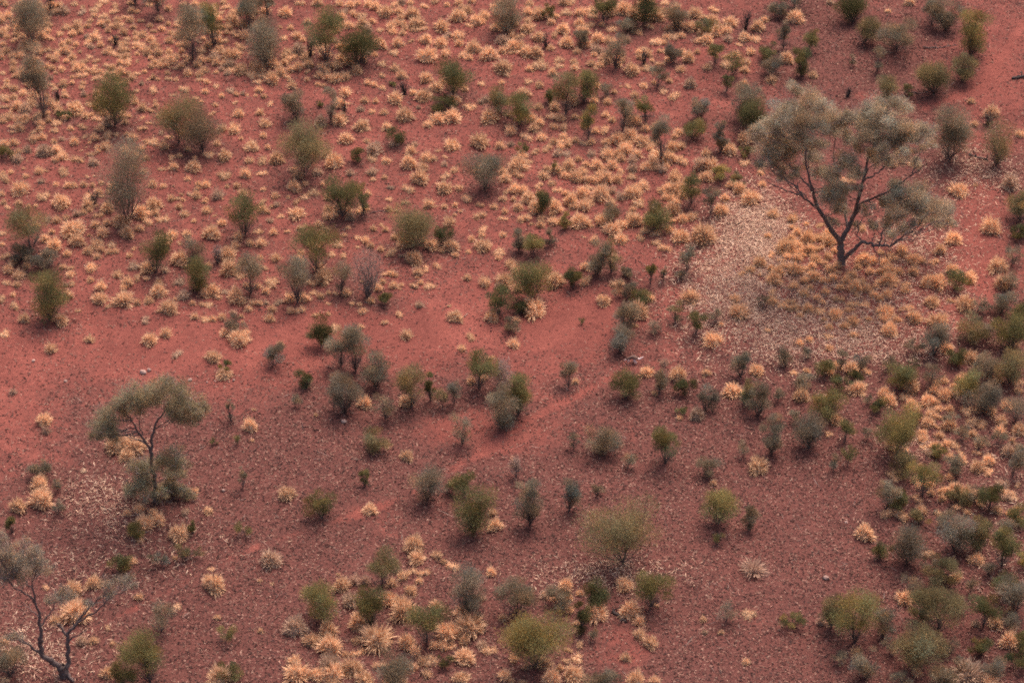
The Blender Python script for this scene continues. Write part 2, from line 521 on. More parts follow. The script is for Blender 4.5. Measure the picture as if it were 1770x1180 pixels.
def scatter_bits(name, label, xy, keep_p, lo, hi, width, colours, lift, seed, steep=0.5):
    """thousands of loose scraps lying on the sand, as one mass; a three-cornered scrap each"""
    r = np.random.default_rng(seed)
    x, y = xy(r)
    px, py = project(x, y, 0)
    n = len(x)
    l, s = cover_at(px, py, x, y)
    patch = 0.5 + 0.5 * np.sin(x * 1.7 + 2 * np.sin(y * 0.9)) * np.sin(y * 1.3 + 2 * np.sin(x * 0.8))
    keep = (px > -150) & (px < PW + 150) & (py > -90) & (py < PH + 120) & (r.random(n) < keep_p(l, s) * (0.45 + 0.9 * patch))
    x, y = x[keep], y[keep]
    m = len(x)
    z = gz(x, y) + clods(x, y)
    L = r.uniform(lo, hi, m) * np.where(r.random(m) < 0.05, 1.7, 1.0) / 2
    a = r.uniform(0, 6.28, m)
    d = norm(np.stack([np.cos(a), np.sin(a), r.uniform(-steep, steep, m) * 0.6], 1)) * L[:, None]
    side = np.stack([-np.sin(a), np.cos(a), r.uniform(-0.7, 0.7, m)], 1) * (r.uniform(0.5, 1.2, m) * width)[:, None]
    c0 = np.stack([x, y, z + lift + np.abs(d[:, 2])], 1)
    V = np.stack([c0 - d, c0 + side, c0 + d], 1).reshape(-1, 3)
    F = np.arange(3 * m).reshape(-1, 3)
    cols = np.asarray(colours)[r.integers(0, len(colours), m)] * r.uniform(0.7, 1.3, (m, 1))
    o = obj(name, make_mesh(name, V, F, M_LITTER, np.repeat(cols, 3, 0)))
    tag(o, label, kind='stuff')
    return o


def anywhere(n):
    return lambda r: (r.uniform(-58, 58, n), r.uniform(138, 266, n))


def under_trees(n):
    def f(r):
        w = np.array([e[2] * e[3] * e[4] for e in STRAW])
        k = r.choice(len(STRAW), n, p=w / w.sum())
        e = np.array(STRAW)[k]
        px, py = e[:, 0] + r.normal(0, 0.62, n) * e[:, 2], e[:, 1] + r.normal(0, 0.62, n) * e[:, 3]
        a, b = (px - PW / 2) / FPX, (PH / 2 - py) / FPX
        t = CAM_H / (SD - b * CD)
        return a * t, (CD + b * SD) * t
    return f


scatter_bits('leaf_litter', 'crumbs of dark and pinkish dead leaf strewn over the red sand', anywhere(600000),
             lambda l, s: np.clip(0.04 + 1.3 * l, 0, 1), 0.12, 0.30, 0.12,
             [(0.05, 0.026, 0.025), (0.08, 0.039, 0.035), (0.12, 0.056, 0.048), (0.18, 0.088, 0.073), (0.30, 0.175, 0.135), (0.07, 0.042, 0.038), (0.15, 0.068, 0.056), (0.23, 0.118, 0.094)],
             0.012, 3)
scatter_bits('straw_litter', 'pale flattened straw spread around the trees', under_trees(62000),
             lambda l, s: np.clip(0.3 + 1.2 * s, 0, 1), 0.25, 0.60, 0.05,
             [(0.62, 0.42, 0.30), (0.52, 0.33, 0.235), (0.40, 0.235, 0.17), (0.66, 0.47, 0.35), (0.24, 0.125, 0.10), (0.30, 0.16, 0.125)], 0.03, 4, 0.7)
scatter_bits('fallen_twigs', 'dead twigs and sticks lying about on the sand', anywhere(9000),
             lambda l, s: np.clip(0.05 + 0.6 * l, 0, 1), 0.5, 1.3, 0.045,
             [(0.06, 0.04, 0.038), (0.12, 0.085, 0.08), (0.26, 0.19, 0.165), (0.09, 0.055, 0.05)], 0.04, 8, 0.25)

# ---------------------------------------------------------------- foliage
def leaves(rng, pos, out_dir, L, Wd, up=0.5, jitter=0.6):
    """one slim leaf spray at every point"""
    n = len(pos)
    d = norm(out_dir * 0.8 + np.array([0, 0, up]) + rng.normal(0, jitter, (n, 3)))
    s = norm(np.cross(d, rng.normal(0, 1, (n, 3))))
    ln = (L * rng.uniform(0.6, 1.35, n))[:, None]
    w = (Wd * rng.uniform(0.7, 1.3, n))[:, None] / 2
    V = np.stack([pos - d * ln * 0.5 - s * w * 0.6, pos - d * ln * 0.1 + s * w, pos + d * ln * 0.5], 1).reshape(-1, 3)
    return V, np.arange(3 * n).reshape(-1, 3)


def clump_cloud(rng, centres, radii, n_each, root, L, Wd, up, jitter, hollow=0.35, dry=0.06):
    """leaf sprays gathered in clumps"""
    idx = np.repeat(np.arange(len(centres)), n_each)
    m = len(idx)
    u = norm(rng.normal(0, 1, (m, 3)))
    rad = (hollow + (1 - hollow) * rng.random(m) ** 0.6) * rng.uniform(0.6, 1.12, m)
    pos = centres[idx] + u * (rad * radii[idx])[:, None] * np.array([1, 1, 0.8])
    out = norm(pos - root) * 0.6 + u * 0.7
    pos[:, 2] = np.maximum(pos[:, 2], 0.06 + 0.08 * rng.random(m))
    V, F = leaves(rng, pos, out, L, Wd, up, jitter)
    tint = (rng.uniform(0.62, 1.36, len(centres))[idx] * rng.uniform(0.88, 1.14, m))[:, None] * np.ones((1, 3))
    warm = rng.normal(0, 0.10, len(centres))[idx] + rng.normal(0, 0.10, m)
    tint = tint * np.stack([1 + warm, 1 + 0 * warm, 1 - 0.8 * warm], 1)
    dead = rng.random(m) < dry
    tint[dead] *= np.array([1.75, 1.35, 1.25])
    return V, F, np.repeat(tint, 3, 0)


def shift(parts_base, V):
    return V - parts_base


# ---------------------------------------------------------------- the three larger trees, limbs as they fork in the photo
def tree(base_px, limbs, clumps, label, colour, leaf_n, seed, depth, leaf=(0.34, 0.055), bark=M_BARK, stout=0.62, twin=0.0):
    rng = np.random.default_rng(seed)
    B = ground(*base_px)
    m = mpp(B)
    root = thing('spreading_tree', B, label, 'tree', 'trees standing above the scrub')

    def pt(x, y, d):
        p = at_y(x, y, B[1] + d * m) - B
        p[2] = max(p[2], 0.12)
        return p
    skel, skel_r = [], []
    for name, pts, r0, r1 in limbs:
        P = np.array([pt(*q) for q in pts])
        if name == 'trunk':
            P[0] = (P[0][0], 0, -0.25)
        # subdivide and roughen
        t = np.linspace(0, len(P) - 1, 4 * (len(P) - 1) + 1)
        Q = np.stack([np.interp(t, np.arange(len(P)), P[:, k]) for k in range(3)], 1)
        Q[1:-1] += rng.normal(0, 0.05, (len(Q) - 2, 3))
        rr = (stout * np.linspace(r0, r1, len(Q)) + 0.005) * (1 + rng.normal(0, 0.05, len(Q)))
        if name == 'trunk':
            rr[0] *= 1.5
            rr[1] *= 1.15
        V, F = tube(Q, rr, 8)
        obj(name, make_mesh(name, V, F, bark, smooth=True), root)
        skel.append(Q)
        skel_r.append(rr)
    S, SR = np.concatenate(skel), np.concatenate(skel_r)
    cent, rad = [], []
    clumps = list(clumps) + [(x + rng.normal(0, 0.8 * r), y + rng.normal(0, 0.55 * r), r * rng.uniform(0.6, 0.85)) for x, y, r in clumps if rng.random() < twin]
    for cx, cy, r in clumps:
        d = rng.uniform(-1, 1) * depth
        c = pt(cx, cy, d)
        c[2] = max(c[2], r * m * 0.5)
        cent.append(c)
        rad.append(r * m * 1.18)
        # a crooked bough from the nearest lower piece of limb into the clump
        cost = np.linalg.norm(S - c, axis=1) + np.where(S[:, 2] > c[2] - 0.2, 3.0, 0)
        k = int(np.argmin(cost))
        q = wander(S[k], c, rng, 6, 0.07)
        tw = [tube(q, np.linspace(min(SR[k] * 0.6, 0.06), 0.016, 6), 5)]
        for _ in range(5):
            e = c + norm(rng.normal(0, 1, 3) + np.array([0, 0, 0.5])) * r * m * rng.uniform(0.6, 1.0)
            f = q[rng.integers(2, 6)]
            tw.append(tube(wander(f, e, rng, 4, 0.09), np.linspace(0.020, 0.007, 4), 3))
        V, F = join(tw)
        obj('bough', make_mesh('bough', V, F, bark, smooth=True), root)
    cent, rad = np.array(cent), np.array(rad)
    # every clump is itself a handful of smaller tufts
    sub_c = np.concatenate([c + norm(rng.normal(0, 1, (9, 3))) * r * rng.uniform(0.3, 1.0, (9, 1)) * np.array([1, 1, 0.75]) for c, r in zip(cent, rad)])
    sub_r = np.repeat(rad, 9) * rng.uniform(0.46, 0.82, len(rad) * 9)
    n_each = np.maximum((leaf_n * (sub_r / sub_r.mean()) ** 2 * rng.uniform(0.5, 1.5, len(sub_r))).astype(int), 4)
    sub_c[:, 2] = np.maximum(sub_c[:, 2], 0.25)
    V, F, T = clump_cloud(rng, sub_c, sub_r, n_each, np.array([0, 0, 1.0]), leaf[0], leaf[1], 0.25, 0.8, 0.1, 0.16)
    # fine bare twigs run out through the leaves
    nt_ = 26 * len(cent)
    k = rng.integers(0, len(cent), nt_)
    foot = cent[k] + rng.normal(0, 0.35, (nt_, 3)) * rad[k][:, None]
    tip = foot + norm(norm(foot - np.array([0, 0, 2.0])) + rng.normal(0, 0.5, (nt_, 3))) * rad[k][:, None] * rng.uniform(0.5, 1.1, (nt_, 1))
    tip[:, 2] = np.maximum(tip[:, 2], 0.15)
    sd_ = norm(np.cross(tip - foot, rng.normal(0, 1, (nt_, 3)))) * 0.02
    F = np.concatenate([F, np.arange(3 * nt_).reshape(-1, 3) + len(V)])
    V = np.concatenate([V, np.stack([foot - sd_, foot + sd_, tip], 1).reshape(-1, 3)])
    T = np.concatenate([T, np.repeat(np.array([0.34, 0.27, 0.25]) / np.array(colour) * rng.uniform(0.4, 1.3, (nt_, 1)), 3, 0)])
    obj('crown', make_mesh('crown', V, F, M_LEAF, T), root, colour)
    return root


def z1(x, y):           # readings taken from an enlargement of the big tree
    return 1280 + x / 3.47, 140 + y / 3.47


def P1(lst):
    return [(*z1(x, y), d) for x, y, d in lst]


BIG_LIMBS = [
    ('trunk', P1([(605, 1085, 0), (602, 1020, 0), (600, 960, 2)]), .62, .46),
    ('limb', P1([(600, 965, 2), (560, 915, -4), (500, 820, -14), (455, 740, -22), (430, 650, -30), (400, 540, -36), (390, 420, -44), (370, 300, -50)]), .40, .06),
    ('limb', P1([(440, 750, -20), (370, 690, -30), (280, 660, -44), (165, 610, -60)]), .17, .04),
    ('limb', P1([(375, 692, -30), (330, 630, -20), (250, 570, -6), (190, 540, 8)]), .12, .035),
    ('limb', P1([(425, 660, -30), (370, 580, -14), (300, 520, 4), (230, 440, 20)]), .14, .035),
    ('limb', P1([(603, 960, 2), (650, 860, 12), (690, 790, 18), (710, 700, 24), (740, 590, 26), (760, 470, 30), (800, 400, 30), (830, 290, 34)]), .38, .06),
    ('limb', P1([(640, 872, 10), (632, 800, 26), (628, 720, 44), (585, 600, 60), (560, 450, 70), (570, 300, 74)]), .20, .05),
    ('limb', P1([(690, 800, 18), (735, 725, 6), (830, 690, -8), (920, 640, -18), (1030, 560, -26), (1120, 500, -30)]), .21, .04),
    ('limb', P1([(735, 600, 26), (775, 578, 30), (840, 540, 38), (880, 450, 46), (930, 350, 52)]), .16, .04),
    ('limb', P1([(1030, 560, -26), (1055, 480, -20), (1090, 390, -16)]), .09, .03),
    ('limb', P1([(610, 1075, 0), (690, 1000, -10), (730, 962, -16), (800, 985, -24), (900, 990, -34), (980, 930, -40), (1060, 880, -46), (1110, 810, -50)]), .30, .05),
    ('limb', P1([(835, 985, -28), (842, 920, -20), (870, 885, -16), (950, 820, -10), (1015, 790, -6), (1080, 740, 0)]), .13, .04),
    ('limb', P1([(728, 962, -16), (700, 930, -10), (702, 870, 0), (740, 812, 8), (815, 788, 14)]), .11, .03),
    ('limb', P1([(780, 985, -22), (830, 1050, -34), (832, 1110, -42)]), .08, .03),
    ('limb', P1([(660, 860, 14), (680, 790, 4), (720, 640, -20), (770, 520, -34), (860, 470, -40)]), .15, .04),
]
BIG_CLUMPS = [(*z1(x, y), r / 3.47) for x, y, r in [
    (440, 120, 80), (340, 170, 90), (225, 220, 80), (170, 320, 80), (280, 310, 95), (400, 250, 85), (340, 420, 80), (245, 440, 70),
    (500, 170, 60), (520, 270, 75), (600, 260, 75), (690, 220, 75), (790, 170, 80), (880, 205, 80), (950, 265, 80), (840, 300, 90),
    (740, 310, 80), (660, 340, 65), (920, 380, 80), (1040, 320, 75), (1100, 290, 55), (1000, 420, 55), (640, 490, 80), (560, 550, 60),
    (520, 690, 75), (590, 760, 60), (690, 540, 50), (540, 630, 65), (960, 670, 75), (1060, 680, 85), (1150, 750, 80), (1220, 800, 60),
    (1000, 770, 75), (1100, 820, 60), (870, 740, 55), (880, 850, 55), (960, 890, 50), (460, 380, 60), (150, 410, 60), (300, 230, 70),
    (860, 420, 55), (780, 250, 70), (1140, 380, 40), (800, 880, 40),
    (200, 500, 55), (265, 550, 45), (335, 540, 45), (420, 470, 55), (480, 560, 55), (620, 640, 50), (560, 850, 35), (760, 420, 55), (820, 480, 50),
    (930, 480, 45), (1060, 500, 45), (1180, 860, 50), (1250, 850, 40), (900, 930, 40), (760, 760, 45), (700, 860, 30), (100, 310, 50), (120, 490, 40)]]
tree((1455, 457), BIG_LIMBS, BIG_CLUMPS, 'big spreading grey-green tree with dark forking limbs, ringed by golden grass and pale straw',
     (0.36, 0.305, 0.215), 175, 21, 62, (0.29, 0.040), twin=0.9)

LEFT_LIMBS = [
    ('trunk', [(269, 866, 0), (267, 830, 0), (263, 800, 0), (260, 780, 0)], .30, .21),
    ('limb', [(260, 782, 0), (248, 757, -4), (236, 742, -8), (224, 722, -12), (214, 706, -14)], .17, .05),
    ('limb', [(260, 780, 0), (262, 758, 6), (268, 733, 10), (282, 715, 14), (292, 700, 18), (305, 690, 20)], .19, .05),
    ('limb', [(246, 752, -4), (240, 730, 8), (243, 705, 14)], .08, .03),
    ('limb', [(265, 742, 8), (276, 735, 0), (300, 722, -12)], .09, .03),
    ('limb', [(226, 726, -12), (205, 725, -18), (185, 728, -22)], .08, .03),
    ('limb', [(265, 815, 0), (280, 800, -8), (300, 795, -14)], .10, .03),
    ('limb', [(268, 835, 0), (250, 822, 8), (238, 820, 12)], .10, .03),
]
LEFT_CLUMPS = [(228, 682, 24), (248, 684, 22), (215, 698, 20), (270, 678, 22), (292, 672, 24), (312, 682, 24), (330, 694, 20), (322, 712, 22),
               (300, 705, 20), (332, 726, 14), (180, 730, 24), (196, 716, 20), (168, 742, 16), (197, 744, 14), (205, 700, 14),
               (300, 790, 22), (285, 806, 22), (312, 806, 18), (238, 818, 20), (248, 842, 22), (232, 838, 16), (290, 838, 18), (262, 690, 18),
               (312, 846, 15), (328, 856, 12), (250, 800, 18), (226, 848, 15), (300, 828, 18), (276, 850, 16), (310, 722, 18), (240, 705, 18), (185, 742, 16)]
tree((269, 866), LEFT_LIMBS, LEFT_CLUMPS, 'forked olive tree with flat tufted crown on a tall dark trunk, left of the scrub',
     (0.28, 0.24, 0.15), 140, 22, 26, (0.25, 0.038), twin=0.7)

CORNER_LIMBS = [
    ('trunk', [(112, 1168, 0), (110, 1160, 0), (106, 1152, 0)], .52, .40),
    ('limb', [(108, 1156, 0), (92, 1144, -2), (74, 1132, -6), (69, 1112, -8), (71, 1090, -8), (67, 1060, -10), (60, 1035, -12), (55, 1005, -14)], .30, .05),
    ('limb', [(62, 1042, -10), (48, 1028, -16), (30, 1018, -22), (12, 1000, -28)], .10, .03),
    ('limb', [(58, 1020, -12), (42, 1002, 4), (34, 985, 12)], .08, .03),
    ('limb', [(80, 1136, -4), (58, 1122, -16), (44, 1108, -20), (22, 1105, -26)], .14, .04),
    ('limb', [(112, 1160, 0), (118, 1145, 6), (117, 1118, 10), (116, 1096, 12), (128, 1082, 14), (142, 1064, 18), (160, 1042, 22), (175, 1028, 24)], .24, .05),
    ('limb', [(122, 1088, 12), (148, 1068, 4), (172, 1050, -4), (200, 1027, -10)], .11, .03),
    ('limb', [(116, 1100, 12), (108, 1088, 16), (99, 1078, 18)], .16, .10),
    ('limb', [(118, 1108, 10), (132, 1098, 2), (150, 1090, -4)], .08, .02),
    ('limb', [(140, 1068, 18), (146, 1055, 22), (150, 1046, 24)], .07, .02),
    ('limb', [(116, 1160, 0), (122, 1172, -8), (128, 1184, -16)], .16, .10),
    ('limb', [(70, 1085, -8), (82, 1066, 6), (92, 1050, 12), (100, 1034, 14)], .08, .02),
    ('limb', [(68, 1068, -10), (52, 1052, 4), (40, 1040, 10)], .06, .02),
    ('limb', [(160, 1044, 20), (176, 1040, 26), (190, 1026, 30)], .05, .02),
]
CORNER_CLUMPS = [(20, 975, 24), (45, 962, 22), (62, 956, 18), (8, 960, 20), (72, 972, 12), (30, 990, 18), (50, 985, 16), (14, 945, 14),
                 (40, 944, 14), (10, 1000, 12), (105, 1030, 14), (205, 1010, 18), (222, 1003, 14), (185, 1022, 12), (90, 1035, 12), (118, 1024, 10), (30, 1100, 12), (150, 1040, 9)]
tree((112, 1168), CORNER_LIMBS, CORNER_CLUMPS, 'half-bare dark tree with crooked forking limbs in the bottom left corner',
     (0.29, 0.245, 0.18), 62, 23, 26, (0.24, 0.036), stout=0.82, twin=1.0)

# ---------------------------------------------------------------- shrubs and saplings
# base x, base y, top y and width as seen in the photo, colour, habit
LEAF_COL = {'g': (0.182, 0.160, 0.070), 'd': (0.125, 0.116, 0.053), 'y': (0.268, 0.222, 0.092), 'o': (0.240, 0.192, 0.100),
            's': (0.252, 0.200, 0.136), 'b': (0.228, 0.188, 0.138), 'x': (0.36, 0.27, 0.225), 'k': (0.080, 0.058, 0.058)}
LEAF_WORD = {'g': 'green', 'd': 'dark green', 'y': 'yellow-green', 'o': 'olive', 's': 'grey-green', 'b': 'blue-grey', 'x': 'bleached grey', 'k': 'blackish'}
HABIT = {'r': (0.02, 3.9), 'v': (-0.10, 3.8), 't': (0.14, 3.5), 'l': (-0.14, 3.7), 'p': (-0.03, 1.9), 'D': (0.0, 0.0)}
LANDMARKS = [(1093, 617, 110, 'the hopping kangaroo'), (1455, 440, 190, 'the big spreading tree'), (269, 850, 120, 'the forked tree'),
             (112, 1150, 120, 'the half-bare corner tree')]


ONES = 'zero one two three four five six seven eight nine ten eleven twelve thirteen fourteen fifteen sixteen seventeen eighteen nineteen'.split()
TENS = 'x x twenty thirty forty fifty sixty seventy eighty ninety'.split()


def say(n):
    n = int(round(min(max(n, 1), 99)))
    return ONES[n] if n < 20 else TENS[n // 10] + ('-' + ONES[n % 10] if n % 10 else '')


def where(x, y):
    return f'{say(x / PW * 100)} percent across, {say(y / PH * 100)} down'


def article(t):
    return (' an ' if t[0] in 'aeiou' else ' a ') + t


def direction(dx, dy):
    if abs(dy) > 1.6 * abs(dx):
        return 'above' if dy < 0 else 'below'
    if abs(dx) > 1.6 * abs(dy):
        return 'left of' if dx < 0 else 'right of'
    return ('above' if dy < 0 else 'below') + (' left of' if dx < 0 else ' right of')


def beside(x, y):
    for lx, ly, r, name in LANDMARKS:
        dx, dy = x - lx, y - ly
        if math.hypot(dx, dy * 1.2) < r and math.hypot(dx, dy) > 12:
            return direction(dx, dy) + ' ' + name
    return ''


def shrub_form(code, w, h):
    if code == 'D':
        return 'leafless twiggy shrub' if w > 16 else 'dead stick shrub'
    slim = h / w
    f = {'r': 'round-crowned shrub', 'v': 'many-stemmed shrub', 't': 'trunked sapling', 'l': 'low bush', 'p': 'thin see-through shrub'}[code]
    if code in 'vt' and slim > 2.0:
        f = 'slender ' + f
    elif code in 'vr' and slim < 1.0:
        f = 'broad ' + f
    return f


used_labels = set()


def unique(label):
    assert label not in used_labels, label
    assert 4 <= len(label.split()) <= 16, label
    used_labels.add(label)
    return label


def make_shrub(i, x, y, top, w, col, hab):
    rng = np.random.default_rng(1000 + i)
    B = ground(x, y)
    m = mpp(B)
    T, W = (y - top) * m * 1.06, w * m
    el = math.atan2(CAM_H, B[1])
    sd, cd = math.sin(el), math.cos(el)
    tf, lai = HABIT[hab]
    area = math.pi / 4 * w * max(y - top, 8)
    size = 'big ' if area > 3800 else ('small ' if area < 700 else '')
    cy = max((y + top) / 2, 4)
    look = f'{size}{LEAF_WORD[col]} {shrub_form(hab, w, y - top)}'
    bs = beside(x, cy)
    if not bs:                                   # else by the nearest shrub of another look
        near = sorted((math.hypot(x - q[0], cy - q[1]), q) for q in SHRUB_INFO if q[2] != look)
        if near and near[0][0] < 75:
            bs = direction(x - near[0][1][0], cy - near[0][1][1]) + article(near[0][1][2])
    lab = look + (' ' + bs + ',' if bs else ',') + ' ' + where(x, cy)
    if len(lab.split()) > 16:
        lab = look + ', ' + where(x, cy)
    lab = unique(lab)
    cat = 'sapling' if hab == 't' else ('bush' if hab == 'l' else 'shrub')
    nm = {'t': 'sapling', 'l': 'low_bush', 'D': 'dead_shrub'}.get(hab, 'desert_shrub')
    root = thing(nm, B, lab, cat, {'t': 'saplings with bare trunks', 'l': 'low bushes', 'D': 'dead shrubs'}.get(hab, 'shrubs of the red plain'))
    if hab == 'D':
        H = T / cd * 0.95
        tw = []
        n = int(9 + W * 7)
        for k in range(n):
            a = rng.uniform(0, 6.28)
            r = W / 2 * rng.uniform(0.2, 1.0)
            e = np.array([math.cos(a) * r, math.sin(a) * r, H * rng.uniform(0.55, 1.0) * (1 - 0.35 * (2 * r / W) ** 2)])
            q = wander((rng.normal(0, 0.06), rng.normal(0, 0.06), -0.05), e, rng, 5, 0.07)
            tw.append(tube(q, np.linspace(0.045, 0.012, 5), 4))
            for _ in range(4):
                f = q[rng.integers(2, 5)]
                g2 = f + norm(rng.normal(0, 1, 3) + np.array([0, 0, 0.9])) * rng.uniform(0.25, 0.6)
                tw.append(tube(wander(f, g2, rng, 3, 0.08), np.linspace(0.018, 0.006, 3), 3))
        V, F = join(tw)
        obj('branches', make_mesh('branches', V, F, M_PALEBARK if col == 'x' else M_CHAR), root)
        if col == 'x':          # a veil of fine dry twiglets
            nl = int(W * H * 260)
            u = norm(rng.normal(0, 1, (nl, 3)))
            pos = u * (rng.random((nl, 1)) ** 0.4) * np.array([W / 2, W / 2, H * 0.42]) + np.array([0, 0, H * 0.58])
            V, F = leaves(rng, pos, norm(pos), 0.22, 0.022, 0.6, 0.5)
            t = np.repeat(rng.uniform(0.7, 1.3, (nl, 1)), 3, 0) * np.ones((1, 3))
            obj('twigs', make_mesh('twigs', V, F, M_LEAF, t), root, LEAF_COL['x'])
        return
    lo = T * tf
    half, mid = (T - lo) / 2, (T + lo) / 2
    rw = W / 2 * (1.52 if w < 75 else 1.28)
    rd = min(rw, 0.82 * half / sd)
    c = math.sqrt(max(half ** 2 - (rd * sd) ** 2, (0.4 * half) ** 2)) / cd
    zc = mid / cd
    if zc < c * 0.9:
        zc = c * 0.9
    # clumps fill an uneven body, wider above than below
    nc = int(np.clip(7 + W * H_CLUMPS * max(half, 0.5), 7, 34 if w < 75 else 64))
    u = norm(rng.normal(0, 1, (nc, 3)))
    rr = rng.random(nc) ** 0.42 * 0.80
    body = u * rr[:, None]
    if hab in 'vrt':
        body[:, 2] = np.where(body[:, 2] < 0, body[:, 2] * 0.85, body[:, 2])
    taper = {'r': 0.05, 'v': 0.14, 't': 0.06, 'l': 0.0, 'p': 0.12}[hab]
    k = 1 - taper * (1 - body[:, 2])
    lump = 1 + rng.normal(0, 0.07, (nc, 3))
    cen = body * lump * np.stack([rw * k, rd * k, np.full(nc, c)], 1) + np.array([rng.normal(0, 0.04) * W, 0, zc])
    lop = rng.uniform(0.78, 1.16, 2)                # one side fuller than the other
    cen[:, 0] *= np.where(cen[:, 0] > 0, lop[0], lop[1])
    cen[:, 2] += cen[:, 0] * rng.normal(0, 0.14)
    crad = np.full(nc, (0.50 if w < 75 else 0.44) * min(rw, half * 1.1)) * rng.uniform(0.6, 1.15, nc)
    cen[:, 2] = np.maximum(cen[:, 2], crad * 0.5)
    sil = math.pi * rw * half * 0.8
    Lf, Wf = (0.24, 0.040) if hab != 'p' else (0.23, 0.034)
    n_tot = int(np.clip((1.15 if w < 100 else 1.6) * sil * lai / (Lf * Wf * 0.5), 60, 20000))
    n_each = np.maximum(rng.multinomial(n_tot, crad ** 2 / np.sum(crad ** 2)), 1)
    V, F, Tn = clump_cloud(rng, cen, crad, n_each, np.array([0, 0, zc - c * 1.3]), Lf, Wf, 0.55, 0.55)
    # bare lower twigs fan from the foot into the skirt of the crown
    nt_ = int(np.clip(W * T * 16, 16, 170))
    a_ = rng.uniform(0, 6.28, nt_)
    rt = rw * rng.uniform(0.15, 0.8, nt_)
    tip = np.stack([np.cos(a_) * rt, np.sin(a_) * rt * rd / rw, zc * rng.uniform(0.25, 1.0, nt_)], 1)
    foot = tip * rng.uniform(0.05, 0.55, (nt_, 1))
    sd_ = norm(np.cross(tip - foot, rng.normal(0, 1, (nt_, 3)))) * 0.016
    V2 = np.stack([foot - sd_, foot + sd_, tip], 1).reshape(-1, 3)
    F = np.concatenate([F, np.arange(3 * nt_).reshape(-1, 3) + len(V)])
    V = np.concatenate([V, V2])
    grey = np.array([0.115, 0.085, 0.08]) / np.array(LEAF_COL[col])
    Tn = np.concatenate([Tn, np.repeat(grey * rng.uniform(0.6, 1.7, (nt_, 1)), 3, 0)])
    base_col = np.array(LEAF_COL[col]) * rng.uniform(0.88, 1.14)
    obj('crown', make_mesh('crown', V, F, M_LEAF, Tn), root, tuple(base_col))
    # stems rise from the base and fan out into the crown
    ns = {'r': int(rng.integers(1, 4)), 'v': int(rng.integers(3, 6)), 't': 1, 'l': int(rng.integers(3, 5)), 'p': int(rng.integers(1, 3))}[hab]
    order = np.argsort(np.arctan2(cen[:, 1], cen[:, 0]))
    sets = np.array_split(order, ns)
    r0 = np.clip(0.019 * (T / cd) ** 0.85, 0.02, 0.08) * (1.25 if ns == 1 else 0.85)
    for sidx in sets:
        if len(sidx) == 0:
            continue
        hub = cen[sidx].mean(0)
        fork = np.array([hub[0] * 0.45, hub[1] * 0.45, max(zc - 0.7 * c, 0.2 * zc)])
        st = np.array([rng.normal(0, 0.05), rng.normal(0, 0.05), -0.12]) if ns > 1 else np.array([0, 0, -0.12])
        q = wander(st, fork, rng, 6, 0.025)
        parts = [tube(q, np.linspace(r0, r0 * 0.65, 6), 6)]
        for j in sidx[:7]:
            parts.append(tube(wander(fork, cen[j], rng, 4, 0.07), np.linspace(r0 * 0.5, 0.01, 4), 4))
        V, F = join(parts)
        obj('trunk' if ns == 1 else 'stem', make_mesh('stem', V, F, M_BARK, smooth=True), root)


H_CLUMPS = 3.0
SHRUB_INFO = []
for s in SHRUBS.split():
    a = s.split(',')
    sx, sy, st_, sw = (float(v) for v in a[:4])
    sa = math.pi / 4 * sw * max(sy - st_, 8)
    SHRUB_INFO.append((sx, max((sy + st_) / 2, 4), ('big ' if sa > 3800 else ('small ' if sa < 700 else '')) + LEAF_WORD[a[4]] + ' ' + shrub_form(a[5], sw, sy - st_)))
for i, s in enumerate(SHRUBS.split()):
    a = s.split(',')
    make_shrub(i, float(a[0]), float(a[1]), float(a[2]), float(a[3]), a[4], a[5])
SHRUB_BASES = np.array([[float(v) for v in s.split(',')[:2]] for s in SHRUBS.split()])

